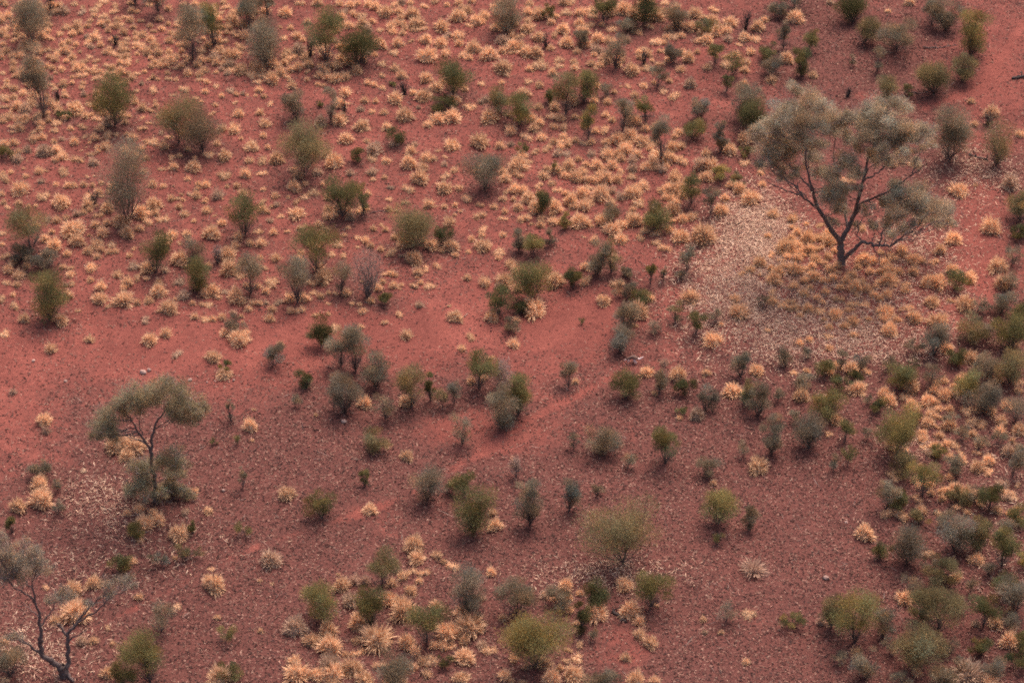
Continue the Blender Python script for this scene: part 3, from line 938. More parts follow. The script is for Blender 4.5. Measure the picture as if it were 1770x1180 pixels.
# ---------------------------------------------------------------- hummock grass
# tile origin x, y and enlargement, then x,y,width readings inside that tile
TUSSOCKS = [
 (0, 0, 7.375, "80,60,90 10,190,80 95,350,150 590,230,110 950,40,100 1060,150,130 1200,190,90 1340,260,120 1260,60,100 1450,130,110 1660,30,100 1750,150,80 850,330,150 600,380,130 1090,450,110 1380,390,90 1580,410,130 1700,340,100 1160,590,120 970,560,90 920,610,70 800,560,100 730,640,100 40,560,90 170,500,100 80,640,120 700,750,120 850,770,90 950,810,110 1060,840,90 1140,720,90 1240,770,120 1360,830,130 1440,850,90 1530,720,120 1550,900,130 1740,780,80 1750,920,100 1600,1040,110 1740,1150,80 520,800,90 590,920,60 650,990,80 710,930,60 820,1010,90 920,980,70 920,1050,80 1060,1060,90 570,1110,80 700,1120,90 820,1160,80 170,800,110 40,920,80 200,960,110 90,1030,80 30,1110,70 1200,920,90 1330,330,70 1150,260,90 1730,420,80 1560,560,90 1400,620,80 790,910,50 660,830,50 860,690,70 520,30,100 760,60,100 1120,330,90 1240,400,90 760,420,100 930,420,110 1000,250,90 1500,250,100 1600,200,100 1280,560,90 1640,640,90 1020,660,70 1490,480,70"),
 (0, 150, 7.375, "50,120,120 180,120,110 220,240,150 400,200,150 830,100,110 710,240,130 960,270,180 990,340,100 1100,360,110 1230,400,140 1280,520,120 1040,500,130 900,520,90 330,380,120 30,380,80 250,520,150 190,570,100 720,450,110 700,550,100 510,530,90 440,570,90 540,630,130 430,660,130 690,690,80 790,660,90 950,700,130 1210,640,150 1140,710,60 1100,770,40 1040,800,40 60,720,120 180,700,120 570,820,180 490,850,80 230,910,140 710,930,110 990,900,150 1190,950,140 830,1070,160 500,1070,120 580,1070,60 330,1130,90 300,1040,50 140,1080,80 40,1090,70 10,1130,70 350,940,40 1100,1140,60 1200,1130,40 1730,190,100 1700,130,80 1730,40,60 1720,1020,70 1600,440,110 1650,380,80 1450,1150,50 1240,760,70 1480,600,70 1620,600,60 980,200,80 1070,90,100 620,420,90 610,330,80 820,400,90 130,300,90 90,170,80"),
 (230, 0, 7.375, "370,360,120 120,430,150 40,480,100 340,240,120 100,250,100 450,100,110 60,180,110 450,300,80 270,560,150 470,520,130 460,650,110 550,710,100 700,710,120 870,620,140 960,570,110 90,770,120 280,800,110 430,830,110 610,830,120 820,820,130 700,920,130 1060,920,80 1200,930,110 860,1000,100 940,1040,90 1060,1090,80 440,930,90 450,1000,100 550,1010,70 260,980,90 150,910,80 50,930,110 190,1000,60 320,1010,50 240,1140,140 640,1130,140 920,1160,100 110,1060,70 1210,700,170 1060,790,130 1040,650,130 1370,890,170 1600,860,160 1640,950,120 1590,1030,110 1740,930,90 1480,670,70 1260,260,180 1290,430,150 1190,70,120 1130,150,100 1220,350,120 1570,150,90 1620,60,90 1540,200,100 930,390,110 780,350,90 770,440,90 900,490,80 1160,520,120 1240,1140,100 1610,1140,110 1510,840,70 30,600,80 50,680,80 970,760,80 580,570,80 200,60,100 330,40,80 220,330,90 620,640,90 1100,420,100 1320,560,90 1160,800,90"),
 (230, 150, 7.375, "240,50,140 640,40,140 930,80,130 1130,110,80 790,140,90 870,190,70 1050,230,80 1295,190,80 1350,340,150 1620,320,120 1680,460,150 1290,540,150 1140,530,130 1660,610,90 1380,660,60 1510,750,160 1630,920,150 1740,950,80 1650,1080,110 1440,1110,140 1160,1120,140 1170,870,170 970,850,140 1070,720,100 770,1010,170 520,1010,140 510,900,110 590,880,90 400,750,140 250,690,150 460,640,100 370,580,90 120,510,120 200,450,90 130,390,80 90,200,150 20,150,80 210,290,90 330,360,80 290,230,80 280,180,50 500,110,90 640,580,80 370,1030,90 140,1080,80 20,1040,80 160,900,90 110,780,110 160,690,80 700,1170,80 1740,200,80 1720,770,80 1310,90,80 1400,80,80 1480,170,40 1560,110,60 1670,120,80 1450,100,60 30,40,60 1000,330,90 700,790,90 790,900,70 460,880,60 1640,30,100"),
 (440, 0, 3.933, "215,85,85 310,20,70 430,15,80 575,25,60 650,30,80 820,40,80 700,20,60 800,140,60 890,80,90 985,75,80 1075,95,90 1100,150,100 1160,30,60 1000,10,60 1225,5,60 1310,30,50 1385,15,60 1385,105,110 1515,140,90 1270,180,100 930,175,80 1020,190,60 1090,200,70 740,155,90 855,200,50 850,300,90 975,290,80 950,350,70 1060,275,50 1165,265,90 1270,290,90 1385,235,80 1175,380,120 1390,290,70 1490,320,100 1595,370,100 1410,360,80 1300,360,70 1460,390,60 1640,185,80 1690,270,90 1690,340,70 1750,350,60 1690,455,110 245,185,50 180,180,40 200,250,60 290,240,80 330,270,50 360,145,50 590,110,80 640,60,70 730,170,80 300,340,90 260,390,80 370,430,80 130,430,90 120,540,90 180,490,80 250,470,70 40,620,90 440,510,80 560,530,90 490,480,60 700,480,80 640,420,70 560,440,80 740,400,60 820,370,50 870,430,60 955,460,70 1000,510,80 860,510,50 770,560,60 815,575,50 880,590,60 255,580,80 430,570,50 470,580,40 360,540,40 620,620,80 575,700,90 580,810,110 730,850,90 750,680,60 825,685,50 720,740,60 800,755,50 880,765,70 960,665,100 990,715,30 1165,535,80 1115,730,40 1020,785,100 1080,625,60 1150,655,90 1240,590,80 1280,550,60 1430,600,60 1545,565,50 1680,560,50 1350,680,80 1460,720,80 1345,790,110 1250,810,90 1180,840,80 1550,670,80 1600,790,110 1740,780,50 1740,890,80 130,690,80 900,855,70 625,940,90 765,960,50 815,1015,90 955,975,70 1065,1020,80 1090,980,40 895,1085,70 1050,1105,100 1340,985,100 1530,965,100 1670,985,80 1250,1020,40 1215,1075,60 1300,1060,40 1290,1110,50 800,1165,80 650,1175,60 490,1045,80 540,1100,100 270,1150,70 430,1165,70 150,1080,90 1360,1150,50 1690,1160,60 450,830,90 1740,980,50 640,700,30"),
 (880, 0, 3.933, "140,20,60 430,15,80 200,95,110 40,160,70 130,190,80 480,155,80 370,200,80 320,230,70 500,220,80 570,100,70 560,60,70 690,80,90 780,60,100 850,90,90 1000,100,110 1040,70,60 960,170,60 630,165,50 200,250,80 80,245,70 30,310,80 110,350,90 190,360,100 390,290,90 520,300,80 600,260,90 800,270,70 885,225,50 1005,275,80 1060,290,40 1020,345,40 1120,240,70 1170,240,60 1230,180,80 1260,90,90 1330,110,80 1380,140,80 1505,150,90 1340,265,90 1280,280,60 1490,265,70 1600,250,80 1690,180,90 1740,130,60 1680,260,70 1570,300,50 340,400,70 440,415,60 460,350,60 210,440,80 140,465,60 295,490,70 0,465,50 580,370,50 660,400,90 560,430,70 770,410,50 830,475,100 885,350,60 890,390,60 820,400,30 970,410,40 900,465,30 1080,400,60 1220,390,80 1165,475,70 1540,370,80 1640,350,70 1480,430,80 1610,420,70 1600,470,70 130,550,60 205,575,70 580,460,50 760,590,30 815,585,50 915,580,60 985,560,40 1090,545,50 1045,615,60 1135,650,80 1230,570,90 855,640,70 715,625,50 600,580,50 1600,560,60 1700,605,40 100,630,90 200,725,60 150,800,80 210,830,70 305,860,60 310,720,80 290,780,80 430,680,100 350,800,70 450,790,60 580,680,60 670,690,60 655,775,60 700,810,60 820,820,90 870,820,70 640,870,80 600,870,70 30,910,80 130,920,80 220,930,80 370,920,60 400,980,60 35,995,60 170,1020,70 250,1000,80 330,1040,70 390,1040,60 470,1075,60 500,970,70 560,960,60 590,1120,80 670,1050,90 740,950,80 820,920,90 900,960,80 790,1010,90 870,1040,80 980,970,80 1000,1040,80 1110,1000,90 1180,1080,80 1170,990,70 1090,1070,80 1150,890,70 1290,830,60 1300,1120,80 1370,1130,90 1610,940,100 1500,1020,80 1340,1040,60 60,1120,120 260,1140,60 400,1130,80 500,1160,70 700,1120,80 840,1140,70 930,1130,80 1040,1150,80 1600,1100,70 1700,1150,70 760,1070,70 660,960,70 980,1100,80 560,1040,60 450,950,60 300,960,60"),
 (1320, 0, 3.933, "10,130,60 215,120,110 160,400,90 335,510,70 55,540,80 845,75,50 990,10,80 450,10,60 590,100,60 1410,690,60 1550,760,90 1430,840,60 1740,910,70 1010,1100,80 880,1110,70 1300,440,30"),
 (0, 295, 3.933, "35,20,70 175,30,50 285,15,70 445,15,80 580,40,30 280,70,50 140,125,100 10,155,50 295,165,80 380,90,40 500,95,60 570,90,50 630,95,40 690,80,40 670,140,70 690,165,40 745,135,50 415,210,110 415,260,40 605,170,70 600,225,80 610,260,50 660,235,30 730,250,90 25,210,40 130,215,60 45,245,50 195,240,40 245,235,30 670,300,60 565,280,50 525,290,60 450,315,50 385,330,70 320,325,60 250,370,50 650,360,70 725,350,60 820,340,90 960,285,90 1045,225,90 1060,285,60 1105,330,80 700,415,80 865,425,90 950,385,70 905,295,50 500,395,120 375,500,100 525,475,90 355,410,50 310,455,70 460,560,60 15,420,50 15,495,40 600,540,70 685,530,60 660,575,60 760,495,50 785,540,60 880,575,50 905,525,40 620,655,80 800,700,70 615,735,50 685,780,80 500,760,60 450,770,40 465,840,80 480,700,60 430,650,50 45,580,60 90,620,60 60,670,70 130,700,80 180,640,60 45,755,60 115,770,60 90,840,40 20,865,60 110,905,70 165,1000,80 415,1015,90 30,1100,70 610,1140,80 1020,1150,90 1130,1100,80 980,1005,70 1150,935,100 680,870,80 745,915,50 840,870,120 935,895,50 1010,875,60 870,750,80 840,790,50 910,640,80 1005,655,90 945,720,60 995,730,50 1080,760,60 1080,815,100 1120,670,60 1225,600,100 1220,240,50 1255,290,70 1405,265,70 1320,340,40 1460,305,30 1510,350,70 1280,65,60 1400,95,60 1345,120,40 1335,160,70 1280,155,40 1235,155,30 1210,180,40 1165,185,50 1245,195,30 1390,205,40 1410,185,30 1480,165,80 1110,100,50 1040,90,60 1180,105,20 980,10,60 1515,35,80 1675,25,80 1610,95,50 1545,105,30 1650,150,60 1520,190,30 1270,425,60 1280,465,40 1440,425,100 1215,490,40 1110,480,90 1550,565,110 1420,640,50 1560,670,110 1620,440,70 1600,500,60 1700,490,60 1750,410,50 1220,750,70 1250,845,80 1190,870,30 1310,895,50 1370,905,50 1420,905,50 1450,810,90 1400,830,80 1525,815,60 1470,850,60 1600,850,100 1640,880,80 1690,930,60 1740,885,80 1680,780,60 1750,780,50 1585,960,50 1640,985,40 1650,1025,30 1510,990,60 1450,1005,50 1395,1005,60 1325,990,60 1530,1095,70 1630,1145,110 1670,1095,70 605,435,30 530,950,40"),
 (440, 295, 3.933, "50,20,70 295,25,80 430,20,80 650,30,80 800,15,60 805,55,40 885,45,40 1125,50,100 1305,35,70 1290,110,90 1390,115,60 920,110,50 915,190,40 1430,185,80 910,255,50 965,270,30 1025,215,50 1365,230,40 1290,240,50 1320,345,80 1360,300,30 1400,275,30 1530,230,50 1525,290,80 1630,240,60 1690,185,60 1700,275,50 1690,325,60 1690,430,50 1545,385,70 1545,430,50 1475,460,50 1555,510,90 1665,545,70 1660,590,50 1455,550,40 1250,640,60 1335,510,90 1365,570,50 1275,540,50 1210,500,90 1150,480,60 1085,595,100 1015,490,90 1000,570,40 950,450,60 920,540,80 860,530,50 890,400,50 870,365,40 810,390,50 700,450,50 755,470,60 790,505,50 700,515,30 565,490,70 610,435,50 635,385,40 615,570,60 525,560,50 500,385,60 440,360,60 330,380,70 275,110,90 345,85,50 400,140,70 465,90,40 340,170,60 295,205,60 285,290,90 180,305,50 140,165,60 60,125,40 50,200,50 150,230,50 115,240,30 230,180,30 60,260,70 95,280,30 105,335,50 130,415,60 225,410,40 45,490,80 50,415,30 495,180,50 500,260,60 540,300,70 470,320,40 520,320,50 650,310,70 720,260,70 770,260,40 770,150,50 145,590,70 40,590,40 80,655,50 20,635,50 120,750,80 20,780,50 80,810,60 170,890,70 240,860,80 340,860,80 245,950,60 310,945,70 120,935,60 15,885,50 80,895,40 105,1005,70 465,720,110 390,750,60 400,825,50 450,850,60 505,830,40 545,830,50 625,830,70 495,900,40 665,900,40 735,950,60 790,880,60 715,910,40 840,790,70 895,690,60 960,710,40 945,775,70 1000,770,30 990,800,20 870,750,50 730,750,30 1090,770,50 1130,755,50 1190,775,70 1445,725,60 1105,725,30 1120,910,60 995,970,60 885,1020,40 550,1060,60 725,1055,50 1035,1110,80 1480,1120,70 1365,985,100 1325,915,30 1700,745,100 1660,780,60 1610,990,90 500,970,40 420,970,50"),
 (880, 295, 3.933, "40,120,80 195,90,60 290,80,60 330,130,60 380,30,60 450,40,80 415,200,90 320,250,80 60,245,70 100,310,80 130,180,90 30,190,40 220,320,60 300,340,80 290,290,40 480,340,120 510,240,80 500,150,80 570,60,80 650,50,100 740,50,80 830,30,70 620,160,100 700,130,80 760,170,80 830,150,90 910,90,80 880,210,80 640,300,70 700,390,110 770,360,80 850,340,90 880,450,70 760,460,90 580,470,70 1040,130,70 1130,50,80 1125,130,80 1180,170,60 1110,260,90 1180,320,80 1160,450,100 1060,510,80 1000,480,60 1340,40,90 1470,180,60 1440,270,90 1640,180,110 1720,90,60 1560,120,90 1500,100,60 1320,440,130 1350,390,60 200,690,70 40,690,60 310,740,100 165,930,140 50,1010,60 550,725,70 510,760,60 520,650,70 730,750,80 640,880,90 870,950,120 960,860,70 1230,860,100 690,580,80 1535,865,70 1560,960,110 1380,1150,100 1440,1040,40 1575,690,60 1700,620,90 1640,670,70 1710,700,40 1760,440,50 30,1170,80 850,1040,50 1760,1080,40 510,445,30 150,360,30 1090,400,60 1000,420,70 920,400,60 1260,120,60 1200,70,60"),
 (1320, 295, 3.933, "65,290,80 195,320,80 380,360,60 45,435,80 290,360,40 660,380,70 870,415,70 545,60,60 600,70,50 1325,130,100 1680,85,120 1440,100,40 1535,380,110 1285,460,100 1200,535,80 1150,605,70 1085,615,50 1020,600,90 1590,645,100 1285,670,90 1400,720,90 1630,760,120 1190,760,100 1120,755,90 1145,890,80 1275,875,60 1365,905,110 980,915,70 925,935,40 905,1005,70 1025,995,90 1185,1020,130 825,955,100 855,1080,100 610,1020,80 615,1110,70 550,1050,70 445,1060,60 440,1120,60 310,1140,60 245,1165,60 60,1085,80 200,930,80 300,930,80 245,980,50 385,945,70 490,970,100 570,945,50 410,1010,40 60,880,80 50,810,70 205,780,80 275,830,80 690,905,70 610,890,80 510,870,80 360,860,70 400,890,50 960,810,70 970,770,70 880,770,60 90,690,90 50,660,60 70,735,90 150,650,80 210,670,100 280,650,80 340,710,90 390,620,80 60,570,60 160,580,70 230,590,80 150,510,120 240,480,80 310,530,100 390,520,80 440,470,100 370,450,80 300,450,90 440,580,70 350,590,80 230,410,80 190,380,60 480,540,60 680,600,100 740,600,80 820,620,80 870,580,80 940,540,80 720,680,80 640,650,70 850,680,90 920,680,70 1020,680,80 560,740,80 620,790,90 470,720,80 520,790,70 420,820,70 700,800,80 760,760,80 840,740,90 840,840,80 750,840,70 600,700,80 1735,960,80 450,660,80 500,640,80 410,740,70 280,740,80 660,740,80 790,680,70 900,740,60 330,640,70 120,600,60 200,540,70 260,540,70"),
 (0, 590, 3.933, "350,45,80 610,0,60 1020,15,90 1215,80,80 1450,105,90 1525,215,90 1630,10,80 305,530,100 90,340,50 315,605,60 1725,460,30 1705,575,90 1715,670,30 795,700,130 910,700,130 860,770,90 275,965,100 285,1070,130 125,1115,100 570,870,40 945,1130,80 865,1160,60 1270,1150,70 1190,985,70 890,1010,50 1415,1145,60 1330,1010,50 970,935,40 1045,1165,70 1210,870,50"),
 (440, 590, 3.933, "175,15,50 560,240,80 750,415,90 1410,45,60 1605,105,60 1475,270,70 1565,245,60 1030,410,80 415,495,30 1035,780,80 220,1030,110 785,1135,80 1620,1160,60 0,560,40"),
 (880, 590, 3.933, "40,25,80 1370,20,100 935,205,80 1145,220,90 1340,210,70 1685,195,90 1520,325,110 1275,495,100 1160,515,50 990,350,40 450,270,50 1055,140,60 1690,840,120 1390,960,50"),
 (1320, 590, 3.933, "250,10,60 445,35,60 205,205,50 290,195,60 255,360,110 485,160,80 600,190,90 690,200,70 460,210,60 635,315,110 1005,300,100 1240,40,90 1400,100,100 820,350,80 850,400,100 950,370,60 1000,415,80 1115,395,100 1230,360,90 1295,350,70 1190,450,60 1265,455,60 1190,500,60 1260,560,100 1115,550,90 1185,575,40 1195,630,70 1080,615,70 1305,690,80 1380,460,80 1420,530,80 1495,560,80 1420,620,70 1465,685,70 1610,530,80 1605,605,80 1735,590,90 1690,670,50 1660,740,90 1750,700,60 1135,755,80 1345,800,70 1455,850,90 860,700,80 960,740,80 870,890,80 900,930,60 1065,970,70 1030,1060,80 490,530,90 440,625,50 1220,1010,80 1290,1010,110 1370,1030,100 1430,1050,80 1480,1090,70 1210,1060,60 1070,1140,80 850,1165,80 945,1165,80 1200,1160,70 1380,1160,60 1660,1060,70 1700,1050,60 1670,1165,60 1720,1140,60 10,840,50 1700,20,80 1730,330,60 1650,430,80 1600,260,70"),
 (0, 880, 3.933, "1225,155,130 980,90,100 1080,70,80 1050,25,70 860,30,60 960,5,60 1265,15,60 1415,5,50 955,205,50 905,345,50 495,530,100 640,490,100 305,525,50 1455,505,110 520,690,140 375,750,70 725,800,50 555,885,80 640,885,60 765,905,40 1170,690,50 1205,650,50 1435,400,40 1480,730,50 730,1105,90 1495,1135,130 30,890,60 30,1150,60 945,590,60 1190,330,40 100,0,70"),
 (440, 880, 3.933, "110,335,120 35,480,30 120,500,30 590,510,90 570,440,30 655,610,90 1085,235,110 1100,325,90 1240,305,70 1285,350,40 1340,380,80 1610,420,70 1010,440,70 1070,420,60 1150,430,80 930,490,80 1120,480,50 1065,540,80 905,600,100 1015,680,150 1310,830,130 1465,790,150 1430,990,110 1400,700,80 1425,885,70 1350,930,60 1285,925,70 1220,920,60 1040,900,100 1090,950,80 1545,910,60 1600,935,80 1540,600,60 1690,730,60 500,810,100 385,880,90 515,920,130 690,885,60 620,980,50 695,975,70 740,960,40 830,870,160 700,760,100 270,1020,80 285,1110,130 425,1115,90 515,1050,110 540,1110,110 550,1165,90 660,1070,110 600,1100,60 745,1150,110 855,1040,80 1195,1020,80 1135,1020,60 1080,1060,70 1170,1110,70 1405,1150,90 1700,1120,80 1760,1010,60 1010,1165,60 900,1175,60 1635,100,90 1615,20,50 40,820,40 1230,650,80 680,470,80 750,480,80 280,790,110"),
 (880, 880, 3.933, "385,510,90 585,700,110 820,680,110 885,755,80 790,1000,70 960,900,90 885,840,80 860,1155,100 990,1160,70 1630,700,80 1660,390,130 480,560,60 410,600,50 300,600,50 240,580,60 55,1010,100 240,1030,90 385,1020,50 460,1000,70 410,945,50 490,910,60 285,1140,90 345,1070,60 440,1120,100 120,1060,60 460,770,50 410,680,60 1610,1030,50 90,1175,50 785,510,90 1000,640,40 1320,740,40 1330,830,40 1440,830,40 15,1160,40"),
 (1320, 880, 3.933, "690,150,110 850,40,80 945,40,80 1080,5,80 1215,30,80 1310,450,70 1120,280,70 1445,330,90 1670,890,100 1200,940,100 1380,1110,160 1550,1170,100 960,600,90 1580,760,90 1440,770,60 1040,1100,60 390,760,70 1665,30,80 1700,70,60 1740,60,50 1680,680,60"),
]
PALE_SPOTS = [(1660 / 3.933 + 880, 390 / 3.933 + 880), (680 / 3.933 + 440, 470 / 3.933 + 880), (750 / 3.933 + 440, 480 / 3.933 + 880),
              (1148, 625), (1419, 1073), (23, 676), (80, 744)]
tus = []
for x0, y0, k, s in TUSSOCKS:
    for a in s.split():
        tx, ty, tw = (float(v) for v in a.split(','))
        x, y, w = x0 + tx / k, y0 + ty / k, tw / k
        if all((x - q[0]) ** 2 + ((y - q[1]) * 1.3) ** 2 > (0.30 * (w + q[2])) ** 2 for q in tus[-700:]):
            tus.append((x, y, w))
tus = np.array(tus)

# thick stands: more hummocks squeezed between the ones picked out above
grng = np.random.default_rng(77)
STANDS = [((0, 0, 460, 130), 150), ((0, 120, 250, 270), 60), ((450, 60, 640, 140), 30), ((560, 0, 900, 60), 30), ((880, 0, 1260, 120), 50), ((900, 210, 1200, 400), 60),
          ((1350, 400, 1530, 560), 14), ((1580, 640, 1770, 900), 40), ((0, 240, 900, 500), 40)]
extra = []
for (xa, ya, xb, yb), n in STANDS:
    tries = 0
    got = 0
    while got < n and tries < n * 30:
        tries += 1
        x, y, w = grng.uniform(xa, xb), grng.uniform(ya, yb), grng.uniform(12, 23)
        allp = np.concatenate([tus, np.array(extra)]) if extra else tus
        d = np.hypot(allp[:, 0] - x, (allp[:, 1] - y) * 1.25) - 0.30 * (allp[:, 2] + w)
        if d.min() > 0:
            extra.append((x, y, w))
            got += 1
# the same grass goes on past the edges of the view
for _ in range(420):
    x, y = grng.uniform(-170, PW + 170), grng.uniform(-110, PH + 130)
    if -12 < x < PW + 12 and -12 < y < PH + 12:
        continue
    extra.append((x, y, grng.uniform(12, 24)))


def blades(rng, n, reach, H, Lw):
    """a hedgehog of stiff straw blades, unit radius; 3 faces for a bent blade"""
    a = rng.uniform(0, 2 * math.pi, n)
    tilt = np.arccos(1 - rng.random(n) * 0.98)              # evenly over the dome
    d = np.stack([np.sin(tilt) * np.cos(a), np.sin(tilt) * np.sin(a), np.cos(tilt) * H], 1)
    lump = 1 + 0.14 * np.sin(3 * a + rng.uniform(0, 6)) * np.sin(tilt) + 0.10 * np.sin(5 * a + rng.uniform(0, 6))
    ln = reach * rng.uniform(0.68, 1.12, n) * lump
    base = d * rng.uniform(0.05, 0.5, n)[:, None]
    tip = d * ln[:, None]
    tip[:, 2] = np.maximum(tip[:, 2] - 0.12 * np.sin(tilt) ** 4, 0.02)
    mid = base + (tip - base) * 0.6
    mid[:, 2] += 0.09 * np.sin(tilt)
    s = norm(np.cross(d, rng.normal(0, 1, (n, 3)))) * (Lw * rng.uniform(0.6, 1.4, n))[:, None] / 2
    V = np.stack([base - s * 0.7, base + s * 0.7, mid + s, mid - s, tip], 1).reshape(-1, 3)
    o = (np.arange(n) * 5)[:, None]
    F = np.concatenate([o + [0, 1, 2], o + [0, 2, 3], o + [3, 2, 4]])
    t = rng.uniform(0.82, 1.2, n)[:, None] * np.ones((1, 3))
    grey = rng.random(n) < 0.10
    t[grey] *= np.array([0.68, 0.64, 0.66])
    return V, F, np.repeat(t, 5, 0)


def thatch(rng, H, rad=0.60, nu=8, nv=3):
    """the packed straw heart of a hummock, a lumpy dome"""
    V, F = [], []
    for j in range(nv):
        el = math.pi / 2 * j / (nv - 0.4)
        for i in range(nu):
            a = 2 * math.pi * (i + 0.5 * (j % 2)) / nu
            k = rad * rng.uniform(0.82, 1.15)
            V.append((k * math.cos(el) * math.cos(a), k * math.cos(el) * math.sin(a), k * H * math.sin(el) - (0.05 if j == 0 else 0)))
    V.append((0, 0, rad * H * 1.02))
    for j in range(nv - 1):
        for i in range(nu):
            p, q = j * nu + i, j * nu + (i + 1) % nu
            r2, s2 = p + nu, q + nu
            F += [(p, q, s2), (p, s2, r2)] if j % 2 else [(p, q, r2), (q, s2, r2)]
    top = (nv - 1) * nu
    for i in range(nu):
        F.append((top + i, top + (i + 1) % nu, nv * nu))
    return np.array(V), np.array(F), np.ones((len(V), 3)) * rng.uniform(0.8, 1.0, (len(V), 1))


VARIANTS, HEART = [], []
for k in range(14):
    r = np.random.default_rng(300 + k)
    hh = r.uniform(1.15, 1.45)
    V, F, T = blades(r, 460 if k < 10 else 150, 1.0, hh, 0.062)
    hv = thatch(r, hh, 0.56 if k < 10 else 0.3)
    if k in (3, 6, 9):                          # hummocks that have grown into two or three
        nl = 3 if k == 6 else 2
        off_ = np.array([(0.42 * math.cos(q), 0.42 * math.sin(q), 0) for q in 2.1 * np.arange(nl) + r.uniform(0, 6)])
        sc = r.uniform(0.7, 0.9, nl)
        which = r.integers(0, nl, len(V) // 5).repeat(5)
        V = V * sc[which][:, None] + off_[which]
        hv = [np.concatenate([hv[0] * sc[q] + off_[q] for q in range(nl)]), np.concatenate([hv[1] + q * len(hv[0]) for q in range(nl)]), np.concatenate([hv[2]] * nl)]
    HEART.append(hv)
    VARIANTS.append((V, F, T))
SMALL = []                              # the small ones: one face for a blade
for V, F, T in VARIANTS[:10]:
    b = V.reshape(-1, 5, 3)[:270]
    sv = (b[:, 2] - b[:, 3]) * 1.1
    SMALL.append((np.stack([b[:, 0] - sv * 0.3, b[:, 1] + sv * 0.3, b[:, 4]], 1).reshape(-1, 3), np.arange(len(b) * 3).reshape(-1, 3), T.reshape(-1, 5, 3)[:270, :3].reshape(-1, 3)))
def with_heart(a, b):
    return np.concatenate([a[0], b[0]]), np.concatenate([a[1], b[1] + len(a[0])]), np.concatenate([a[2], b[2]])


SMALL = [with_heart(a, (b[0] * 0.80, b[1], b[2])) for a, b in zip(SMALL, HEART)]
T_MESH = [make_mesh('tussock', *q[:2], M_GRASS, q[2]) for q in (with_heart(a, b) for a, b in zip(VARIANTS, HEART))]


def straw_colour(x, y, rng):
    near = math.exp(-(((x - 1440) / 190) ** 2 + ((y - 470) / 130) ** 2))
    gold = near + 0.45 * math.exp(-(((x - 1500) / 500) ** 2 + ((y - 600) / 350) ** 2)) + 0.25 * math.exp(-((x - 250) / 250) ** 2 - ((y - 900) / 200) ** 2)
    gold = min(gold + rng.normal(0, 0.12), 1.0)
    gold = max(gold, 0.0)
    c = np.array([0.78, 0.51, 0.325]) * (1 - gold) + np.array([0.84, 0.53, 0.315]) * gold
    pale = any(math.hypot(x - a, y - b) < 14 for a, b in PALE_SPOTS)
    if pale:
        c = np.array([0.48, 0.31, 0.23])
    word = 'bleached' if pale else ('golden' if gold > 0.42 else ('straw-coloured' if gold > 0.12 else 'pale straw'))
    if rng.random() < 0.08 and near < 0.3 and not pale:         # old grey clumps
        c = c * np.array([0.72, 0.76, 0.86])
        word = 'dull greyish'
    return c * rng.uniform(0.80, 1.12), word, pale


# the largest 300 in view are built one by one, the rest as one mass of the same grass
metres = np.array([w for _, _, w in tus])
order = np.argsort(-metres)
inside = [k for k in order if 6 < tus[k][0] < PW - 6 and 6 < tus[k][1] < PH - 6]
chosen = []
for k in inside:
    if len(chosen) == 300:
        break
    chosen.append(k)
chosen_set = set(chosen)
allc = tus[:, :2]
mass_V, mass_F, mass_T, off = [], [], [], 0


def place(x, y, w):
    w = w * (1 - 0.15 * math.exp(-((x - 1440) / 130) ** 2 - ((y - 470) / 90) ** 2))
    w = w * (1.0 + 0.10 * min(max((y - 850) / 200, 0), 1) - 0.08 * min(max((320 - y) / 200, 0), 1))
    G = ground(x, y + 0.24 * w)
    return G, 0.5 * w * mpp(G)


for k in chosen:
    x, y, w = tus[k]
    G, r = place(x, y, w)
    col, word, pale = straw_colour(x, y, grng)
    v = int(grng.integers(10, 14)) if pale else int(grng.choice([0, 1, 2, 4, 5, 7, 8] if w > 22 else 10))
    d = np.sort(np.hypot(allc[:, 0] - x, allc[:, 1] - y))
    sd = np.hypot(SHRUB_BASES[:, 0] - x, SHRUB_BASES[:, 1] - y).min()
    size = 'big ' if w > 27 else ('' if w > 20.5 else 'smaller ')
    look = f'{size}{word} grass tussock'
    if d[1] > 42 and sd > 40:
        how = 'alone on open ground'
    elif d[4] < 30:
        how = 'in a crowded stand'
    else:
        how = 'among scattered tussocks'
    bs = beside(x, y)
    if not bs:
        near = min((math.hypot(x - q[0], y - q[1]), q) for q in SHRUB_INFO)
        bs = direction(x - near[1][0], y - near[1][1]) + article(near[1][2]) if near[0] < 48 else how
    lab = f'{look} {bs}, {where(x, y)}'
    if len(lab.split()) > 16:
        lab = f'{look} {how}, {where(x, y)}'
    if lab in used_labels:
        lab = f'{look} {how}, {where(x, y)}'
    if lab in used_labels:
        lab = f'{look} close to its twin, {where(x, y)}'
    o = obj('grass_tussock', T_MESH[v], None, tuple(col))
    o.location = (G[0], G[1], G[2] - 0.03)
    o.rotation_euler = (grng.normal(0, 0.06), grng.normal(0, 0.06), grng.uniform(0, 6.28))
    s = r * grng.uniform(1.36, 1.58)
    o.scale = (s * grng.uniform(0.86, 1.16), s * grng.uniform(0.86, 1.16), s * grng.uniform(0.85, 1.15))
    tag(o, unique(lab), 'grass tussock', 'spinifex tussocks on the red plain')
rest = [tuple(tus[k]) for k in range(len(tus)) if k not in chosen_set] + extra
